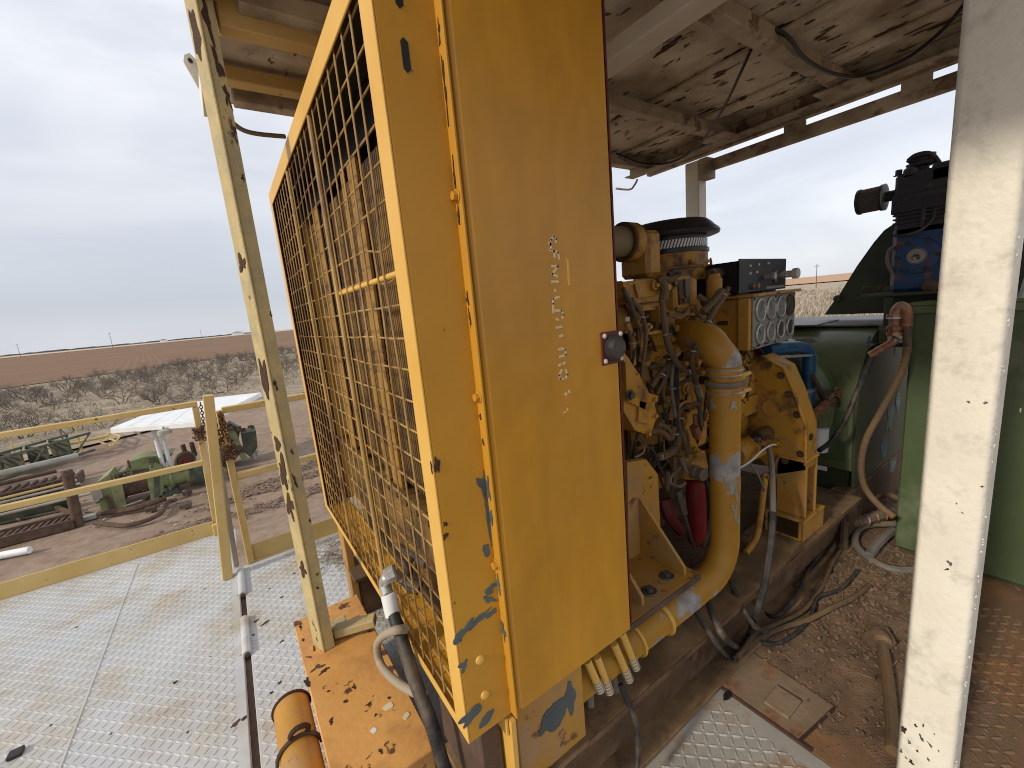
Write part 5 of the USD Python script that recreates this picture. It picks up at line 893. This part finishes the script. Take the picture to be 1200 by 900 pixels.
obj('top_pipe', [hose([at(1064, 188, x=KX + .06), at(1072, 182, x=KX + .06), at(1084, 179, x=KX + .07), at(1093, 181, x=KX + .08), at(1101, 191, x=KX + .08), at(1108, 206, x=KX + .06), at(1114, 228, x=KX - .02)], .009, 8), hose([at(1064, 188, x=KX + .06), at(1074, 193, x=KX + .1), at(1088, 192, x=KX + .1), at(1092, 184, x=KX + .08)], .009, 8)], 'rubber', cpn)
f0, f1 = at(1037, 231, x=KX + .08), at(1006, 234, x=KX + .08); f1[2] = f0[2]; ax = (f1 - f0); fl = np.linalg.norm(ax)
fi = obj('intake_filter', lathe(f0, ax, [(0, .03), (.001, .066), (.014, .066), (.016, .058), (fl - .014, .058), (fl - .012, .066), (fl, .064), (fl + .001, 0)], 30), 'comp_head', cpn)
obj('pleats', [cyl(f0 + ax / fl * .016 + np.array([.058 * math.cos(t), 0, .058 * math.sin(t)]), f1 - ax / fl * .014 + np.array([.058 * math.cos(t), 0, .058 * math.sin(t)]), .0035, 5) for t in np.arange(0, 2 * math.pi, .19)], 'steel_dark', fi, kind='stuff')
obj('end_cap', lathe(f0, ax, [(-.004, .05), (-.002, .067), (.002, .067)], 30), 'gauge_plate', fi)
obj('intake_neck', [cyl(f0, f0 - ax / fl * .055, .026, 14), hose([f0 - ax / fl * .04, f0 - ax / fl * .08 + [0, 0, -.005], at(1058, 222, x=KX + .06)], .036, 12)], 'comp_head', cpn)
lc = at(1075, 300, x=KX - .001); lg_ = obj('crank_cover', lathe(lc, (-1, 0, 0), [(0, .085), (.010, .083), (.014, .06), (.016, 0)], 28), 'comp_blue', cpn)
bd_ = obj('badge', lathe(lc - [.0145, 0, 0], (-1, 0, 0), [(0, .040), (.004, .039), (.0045, 0)], 26), 'gauge_plate', lg_)
for k, (dy, dz, w, h, s) in enumerate(((.002, .003, .034, .022, 3), (-.008, -.010, .016, .026, 4), (.014, -.012, .020, .008, 6))): obj('badge_mark', chip(lc + [-.0192, dy, dz], (-1, 0, 0), w, h, s, .5, .5, .0008), 'comp_head', lg_)
obj('badge_rim', ring(lc - [.0185, 0, 0], (1, 0, 0), .036, .0016, 26, 5), 'comp_head', lg_)
for t in range(6): obj('cover_bolt', bolt(lc + [-.010, .072 * math.cos(t * 1.047), .072 * math.sin(t * 1.047)], (-1, 0, 0), .008, .008), 'comp_head', lg_)
obj('rust_patch', [chip(at(px, py, x=KX - .0005), (-1, 0, 0), w, h, 600 + px, .2, .5, .0012) for px, py, w, h in ((1085, 281, .05, .03), (1060, 305, .03, .05), (1082, 318, .07, .02), (1066, 284, .03, .015))], 'chip_rust', cpn)
obj('crank_knob', lathe(at(1090, 335, x=KX - .002), (-1, 0, 0), [(0, .032), (.01, .030), (.02, .015), (.021, 0)], 14), 'rusty', cpn)
obj('side_tube', hose([at(1048, 276, x=KX - .02), at(1062, 275, x=KX - .03), at(1078, 270, x=KX - .03), at(1092, 258, x=KX - .02), at(1096, 245, x=KX - .02)], .007, 8), 'rubber', cpn); obj('oil_gauge', hose([at(1046, 320, x=KX), at(1041, 308, x=KX), at(1042, 295, x=KX), at(1048, 290, x=KX)], .010, 8), 'steel_dark', cpn)
s0_, s1_ = at(1008, 342, x=KX - .05), at(1125, 340, x=KX - .05)
obj('shelf', box(KX - .05, KX + .5, s1_[1], s0_[1], sz_ - .016, sz_ - .001, .003), 'gen_dark_green', cpn); obj('shelf_leg', box(KX - .03, KX - .005, .70, .73, 1.182, sz_ - .017, .003), 'gen_dark_green', cpn); obj('shelf_leg', box(KX + .4, KX + .43, .70, .73, 1.182, sz_ - .017, .003), 'gen_dark_green', cpn)
obj('chain_bits', [ring(at(1012 + 4.2 * k, 339 - .5 * (k % 3), x=KX - .03), ((k % 2), 1, .3), .012, .004, 10, 5) for k in range(8)], 'rusty', cpn)
bg = thing('belt_guard', 'large dark green sheet metal belt guard behind the blue compressor', 'guard', (3.2, .6, 1.2))
GPX = 3.20
gpts = [at(x, y, x=GPX) for x, y in ((966, 369), (975, 356), (985, 343), (1004, 312), (1024, 284), (1036, 270), (1052, 259), (1080, 245), (1110, 230), (1150, 224), (1185, 226), (1203, 245), (1208, 280), (1200, 325), (1188, 362))]
obj('front_sheet', prism(gpts, (1, 0, 0), .02), 'gen_dark_green', bg)
obj('rim', prism([p + [.0205, 0, 0] for p in gpts], (1, 0, 0), .14), 'gen_dark_green', bg); obj('hinge_knob', lathe(at(982, 350, x=GPX - .001), (-1, 0, 0), [(0, .025), (.02, .02), (.021, 0)], 10), 'gen_dark_green', bg)
for k in range(4): obj('coiled_cable', hose([(2.62 + .2 * math.sin(a * 1.3), 1.25 + .13 * math.cos(a), 1.20 + .02 * math.sin(a * 3) + .008 * k) for a in np.linspace(k, k + 5.2, 12)], .012, 7), 'rubber', label='black cable coiled on the generator top behind the gauge box', cat='cable', group='coiled cables on the generator top')

# ------------------------------------------------------------------ machines and pipe lying in the yard below the deck
def yp_(px, py, Y): return at(px, py, y=Y)
wm = thing('winch', 'old green drum winch with rusty drum lying in the dirt yard', 'winch', gz(170, 600))
def wp_(name, pts, Y, dep, m): return obj(name, prism([yp_(x, y, Y) for x, y in pts], (0, 1, 0), dep), m, wm)
wp_('left_frame', ((113, 566), (127, 556), (133, 566), (138, 600), (128, 613), (119, 604)), 11.95, .7, 'yard_green'); wp_('grey_plate', ((106, 576), (116, 570), (121, 583), (110, 588)), 11.9, .5, 'pale_pipe')
wp_('side_plate', ((129, 569), (142, 563), (149, 597), (138, 601)), 11.9, .05, 'yard_green'); wp_('frame_brace', ((122, 582), (126, 580), (137, 604), (133, 606)), 11.88, .04, 'rusty')
da, db = yp_(143, 570, 12.2), yp_(182, 560, 12.2); db[2] = da[2]
obj('drum', lathe(da, db - da, [(0, 0), (.001, .30), (.03, .30), (.031, .24), (np.linalg.norm(db - da) - .03, .24), (np.linalg.norm(db - da), .30)], 24), 'rusty', wm)
wp_('brake_band', ((172, 560), (180, 545), (190, 548), (192, 575), (186, 590), (178, 592)), 11.9, .25, 'yard_green'); wp_('band_lining', ((180, 552), (186, 552), (187, 580), (181, 584)), 11.88, .02, 'yard_dark_green')
ga, gb_ = yp_(186, 562, 12.1), yp_(224, 550, 12.1); gb_[2] = ga[2]
obj('gear_motor', lathe(ga, gb_ - ga, [(0, 0), (.001, .19), (.2, .20), (.21, .23), (.26, .23), (.27, .20), (.5, .20), (.51, .24), (.56, .24), (np.linalg.norm(gb_ - ga), .17), (np.linalg.norm(gb_ - ga) + .01, 0)], 22), 'yard_green', wm)
rdc = yp_(217, 540, 11.86); obj('red_disc', lathe(rdc, (.5, -1, 0), [(0, .16), (.03, .16), (.04, .06), (.07, .06), (.071, 0)], 20), 'red_plate', wm); obj('disc_rim', ring(rdc, (.5, -1, 0), .19, .035, 22, 6), 'yard_dark_green', wm)
wp_('sump_box', ((186, 582), (208, 572), (211, 585), (198, 597), (190, 590)), 11.9, .4, 'yard_dark_green')
ea, eb_ = yp_(222, 556, 12.15), yp_(243, 546, 12.15); eb_[2] = ea[2]; obj('end_drum', lathe(ea, eb_ - ea, [(0, 0), (.001, .27), (np.linalg.norm(eb_ - ea) - .03, .27), (np.linalg.norm(eb_ - ea), .22), (np.linalg.norm(eb_ - ea) + .01, 0)], 26), 'yard_dark_green', wm)
wp_('hood', ((146, 553), (152, 541), (168, 536), (203, 531), (196, 541), (190, 546), (160, 551)), 12.2, .55, 'yard_green'); wp_('hood_edge', ((146, 553), (190, 546), (190, 548), (147, 556)), 12.17, .03, 'yard_dark_green'); wp_('hood_lug', ((174, 537), (180, 536), (181, 542), (175, 543)), 12.1, .1, 'yard_dark_green')
for k in range(16):
    p = yp_(rng.uniform(128, 215), rng.uniform(546, 590), 12.0); s = rng.uniform(.03, .09); obj('fitting', rng.choice([box(p[0] - s, p[0] + s, p[1], p[1] + s, p[2] - s, p[2] + s, .01), cyl(p, p + [s * 2, 0, 0], s * .5, 8), cyl(p, p + [0, 0, s * 2.4], s * .3, 8)]), rng.choice(['yard_dark_green', 'rusty', 'yard_green', 'pale_pipe']), wm)
fr = [gz(112, 616), gz(150, 619), gz(186, 607), gz(197, 592), gz(208, 588)]
obj('skid_rail', hose([p + [0, 0, .06] for p in fr], .045, 8), 'rusty', wm); obj('skid_rail', hose([gz(118, 606) + [0, 0, .08], gz(160, 600) + [0, 0, .08], gz(195, 588) + [0, 0, .08]], .06, 8), 'rusty', wm)
for k, (px, py) in enumerate(((215, 515), (225, 512))): p = yp_(px + 4, py + 22, 13.0); obj('exhaust_stub', cyl(p, p + [-.02, 0, .36], .05, 10), 'rusty', wm)
pw = thing('power_unit', 'dark green power unit lying in the yard right of the railing posts', 'machine', gz(275, 545))
def pp_(name, pts, Y, dep, m): return obj(name, prism([yp_(x, y, Y) for x, y in pts], (0, 1, 0), dep), m, pw)
pp_('body', ((246, 528), (252, 510), (262, 506), (280, 512), (282, 530), (268, 548), (250, 548)), 13.0, .7, 'yard_dark_green'); pp_('end_box', ((282, 508), (300, 505), (302, 524), (294, 536), (286, 530)), 13.1, .6, 'yard_dark_green')
pp_('brace', ((264, 503), (272, 500), (278, 510), (286, 530), (290, 536), (284, 541), (276, 525)), 12.95, .05, 'yard_green'); pp_('top_box', ((262, 500), (270, 496), (282, 503), (280, 512), (264, 508)), 13.2, .4, 'yard_dark_green')
for px, py, r in ((272, 530, .17), (264, 538, .15), (280, 526, .10)): obj('gear', lathe(yp_(px, py, 12.96), (0, -1, 0), [(0, r), (.04, r), (.05, r * .5), (.09, r * .5), (.091, 0)], 20), 'rusty', pw)
for px, py in ((297, 532), (301, 528)): obj('foot', cyl(yp_(px, py, 13.1), yp_(px, py, 13.1) + [0, 0, -.14], .05, 8), 'pale_pipe', pw)
for k in range(12):
    p = yp_(rng.uniform(252, 298), rng.uniform(500, 534), 12.94); s = rng.uniform(.03, .08); obj('fitting', rng.choice([box(p[0] - s, p[0] + s, p[1], p[1] + s, p[2] - s, p[2] + s, .01), cyl(p, p + [s * 2, 0, .02], s * .5, 8), cyl(p, p + [0, 0, s * 2], s * .3, 8)]), rng.choice(['yard_dark_green', 'rusty', 'steel_dark']), pw)
wc = thing('sheet_canopy', 'white sheet metal sunshade on a single post over the yard winch', 'canopy', gz(182, 545))
cz = -.33; cpts = [at(x, y, z=cz) for x, y in ((130, 503), (178, 484), (225, 474), (252, 467), (306, 461), (270, 479), (232, 495))]
obj('sheet', prism(cpts, (0, 0, 1), .03), 'yard_white', wc); ed = [at(x, y, z=cz) for x, y in ((130, 503), (232, 495), (270, 479), (306, 461))]
for a, b in zip(ed[:-1], ed[1:]): obj('edge_strip', beam(a - [0, 0, .04], b - [0, 0, .04], .03, .10), 'yard_white', wc)
for s in (.2, .45, .7): a, b = cpts[0] * (1 - s) + cpts[6] * s, cpts[1] * (1 - s) + cpts[3] * s; obj('sheet_rib', beam(a + [0, 0, .033], b + [0, 0, .033], .03, .008), 'yard_white', wc)
pb = at(177, 496, z=cz); 
for dx in (0, .12): obj('post', cyl((pb[0] + dx, pb[1] + .1, cz - .01), (pb[0] + dx + .02, pb[1] + .1, ZG), .045, 10), 'yard_white', wc)
obj('strut', cyl((pb[0] - .4, pb[1] + .05, cz - .05), (pb[0], pb[1] + .1, cz - .45), .02, 6), 'yard_white', wc); obj('lamp', lathe(at(191, 500, z=cz - .02), (0, 0, -1), [(0, .02), (.05, .03), (.08, .12), (.16, .13), (.17, 0)], 12), 'pale_pipe', wc)
# lattice mast, lying down
mst = thing('lattice_mast', 'dark green lattice mast section lying across the yard at the left', 'mast', gz(60, 545))
m0, m1 = gz(-70, 592), gz(112, 531); md = m1 - m0; mL = np.linalg.norm(md); md /= mL; mn = np.array([-md[1], md[0], 0])
for o in (0, .75):
    for z in (.12, .70): obj('chord', beam(m0 + mn * o + [0, 0, z], m1 + mn * o + [0, 0, z], .07, .07), 'yard_dark_green', mst)
nb_ = int(mL / .55)
for k in range(nb_):
    a = m0 + md * (mL * k / nb_); b = m0 + md * (mL * (k + 1) / nb_)
    for o in (0, .75): obj('brace', beam(a + mn * o + [0, 0, .12 if k % 2 else .70], b + mn * o + [0, 0, .70 if k % 2 else .12], .04, .04), 'yard_dark_green', mst)
    obj('brace', beam(a + [0, 0, .70], b + mn * .75 + [0, 0, .70], .04, .04), 'yard_green', mst)
    obj('cross_plate', beam(a + mn * .05 + [0, 0, .41], a + mn * .70 + [0, 0, .41], .05, .55), 'yard_dark_green', mst)
def gpipe(name, px0, py0, px1, py1, r, m, lab, z=.15, cat='pipe'): return obj(name, cyl(gz(px0, py0) + [0, 0, z], gz(px1, py1) + [0, 0, z], r, 12), m, label=lab, cat=cat)
tank = thing('grey_drum', 'end of a grey steel drum lying at the far left of the yard', 'drum', gz(5, 555))
obj('shell', cyl(gz(-25, 562) + [0, 0, .42], gz(14, 556) + [0, 0, .42], .30, 22, bev=.03), 'pale_pipe', tank); obj('end_hub', cyl(gz(14, 556) + [0, 0, .42], gz(19, 555) + [0, 0, .42], .22, 16), 'steel_dark', tank)
gpipe('yard_pipe', -40, 592, 98, 556, .085, 'pale_pipe', 'long pale grey pipe lying in front of the lattice mast', .55)
gpipe('yard_pipe', -40, 600, 72, 571, .05, 'rusty', 'rusty pipe lying just in front of the long pale pipe', .45)
for k in range(6):
    gpipe('yard_pipe', -40, 606 + 5 * k, 90 + 4 * k, 572 + 4.2 * k, .03, ['rusty', 'straw_yellow', 'pale_pipe'][k % 3], f'{["rusty", "yellowish", "pale"][k % 3]} thin pipe in the pipe pile below the left railing, {["farthest", "second farthest", "third farthest", "third nearest", "second nearest", "nearest"][k]} of the six', .30)
for k in range(9):
    p = gz(5 + 11 * k, 588 - 2.6 * k); obj('pipe_support', box(p[0] - .03, p[0] + .03, p[1] - .5, p[1] + .5, ZG + .02, ZG + .26, .006), 'rusty', label='short rusty cross piece under the yard pipe pile', cat='support', group='cross pieces under the pipe pile')
gbm = thing('green_beam', 'dark green steel beam lying low in front of the pipe pile', 'beam', gz(40, 605)); a, b = gz(-40, 622), gz(92, 594)
obj('flange', beam(a + [0, 0, .28], b + [0, 0, .28], .25, .03), 'yard_dark_green', gbm); obj('flange', beam(a + [0, 0, .03], b + [0, 0, .03], .25, .03), 'yard_dark_green', gbm); obj('web', beam(a + [0, 0, .155], b + [0, 0, .155], .03, .21), 'yard_dark_green', gbm)
rch = thing('ladder_frame', 'rusty ladder-like steel frame lying on the dirt at the left edge', 'frame', gz(30, 630)); a, b = gz(-45, 654), gz(88, 619); dd = b - a; nn = np.array([-dd[1], dd[0], 0]); nn /= np.linalg.norm(nn)
for o in (0, .5): obj('side_rail', beam(a + nn * o + [0, 0, .10], b + nn * o + [0, 0, .10], .05, .18), 'rusty', rch)
for k in range(14): s = (k + .5) / 14; obj('rung', beam(a + dd * s + nn * .03 + [0, 0, .10], a + dd * (s + .03) + nn * .47 + [0, 0, .10], .05, .10), 'rusty', rch)
rp0 = gz(92, 616); rp = obj('leaning_post', cyl(rp0 + [0, 0, 0], yp_(78, 551, rp0[1] + .05), .085, 12), 'rusty', label='leaning rusty pipe post standing in the yard beside the pipe pile', cat='post')
obj('leaning_brace', beam(gz(60, 596) + [0, 0, .1], gz(92, 612) + [0, 0, .15], .06, .08), 'rusty', label='rusty brace from the pipe pile to the leaning post', cat='brace')
obj('plastic_pipe', cyl(gz(-30, 661) + [0, 0, .06], gz(36, 648) + [0, 0, .06], .062, 16), 'yard_white', label='white plastic pipe lying on the bare dirt at the left edge', cat='pipe')
yfm = thing('trestle', 'straw coloured pipe frame lying behind the lattice mast', 'frame', gz(130, 525))
for (a, b) in (((118, 526), (130, 514)), ((130, 514), (143, 519)), ((143, 519), (133, 531)), ((118, 526), (133, 531)), ((124, 520), (138, 525))): obj('bar', cyl(gz(*a) + [0, 0, .25], gz(*b) + [0, 0, .25], .03, 6), 'straw_yellow', yfm)
gpipe('yard_pipe', -30, 556, 130, 522, .05, 'straw_yellow', 'long straw coloured pipe lying behind the lattice mast', .35)
for px, py, h, lab in ((23, 550, .9, 'thin straw coloured stake at the far left edge of the scrub'), (97, 531, 1.0, 'thin straw coloured stake behind the lattice mast'), (75, 520, .9, 'thin wooden fence stake among the bushes')): 
    p = gz(px, py); obj('stake', cyl(p, p + [0, 0, h], .025, 6), 'straw_yellow' if 'straw' in lab else 'bark', label=lab, cat='stake')
for k in range(40):
    p = gz(rng.uniform(95, 240), rng.uniform(560, 625)); s = rng.uniform(.012, .035); m = trimesh.creation.icosphere(1); m.vertices *= (s, s * rng.uniform(.6, 1.3), s * .6); m.apply_translation(p + [0, 0, .01]); obj('stone', m, 'pale_pipe' if k % 5 else 'yard_white', label='small pale stone lying loose on the yard dirt', cat='stone', group='stones on the yard dirt')

# churned dirt: wheel tracks and scrap between the yard machines and the deck
tr = []
trg = np.random.default_rng(21)
for (x0, y0), (x1, y1) in (((262, 590), (392, 548)), ((275, 606), (392, 566)), ((230, 600), (392, 535)), ((150, 648), (255, 605))):
    a, b = gz(x0, y0), gz(x1, y1)
    for k in range(260):
        s = trg.random(); c = a + (b - a) * s + trg.normal(0, .12, 3); c[2] = ZG + .02; m = trimesh.creation.icosphere(0); r0 = trg.uniform(.012, .034); m.vertices = m.vertices * (1 + trg.normal(0, .25, (12, 3))) * (r0 * 1.6, r0, r0 * .7); m.apply_translation(c); tr.append(m)
obj('track_clods', tr, 'track_dirt', kind='stuff', label='churned dark clods along the wheel tracks in the yard', cat='dirt', smooth=False)
for k in range(26):
    p = gz(trg.uniform(20, 250), trg.uniform(548, 612)); s = trg.uniform(.03, .12); a = trg.uniform(0, 3.1); d = np.array([math.cos(a), math.sin(a), .1]) * s * 2
    m = [beam(p + [0, 0, .04] - d, p + [0, 0, .04] + d, s * .6, .02), cyl(p + [0, 0, .05] - d, p + [0, 0, .05] + d, .025, 7), box(p[0] - s, p[0] + s, p[1] - s, p[1] + s * .5, p[2] + .01, p[2] + s, .01)][k % 3]
    obj('scrap', m, ['rusty', 'steel_dark', 'yard_dark_green', 'pale_pipe'][k % 4], label='small scrap of steel lying in the dirt round the yard machines', cat='scrap', group='steel scraps in the yard')

ck([at(884, 748, z=.02), at(905, 755, z=.02), at(928, 745, z=.025), at(950, 722, z=.04), at(958, 700, z=.045), at(985, 690, z=.05), at(1005, 668, z=.05)], .0075, 'rubber', 'thin black cable straggling over the dirt between the skid and the hose loop')
ck([at(893, 690, y=.69), at(890, 712, z=.03), at(908, 722, z=.03), at(930, 702, z=.04), at(948, 668, z=.035), at(968, 640, z=.03), at(984, 618, z=.04)], .0085, 'rubber', 'black cable running close along the foot of the skid')
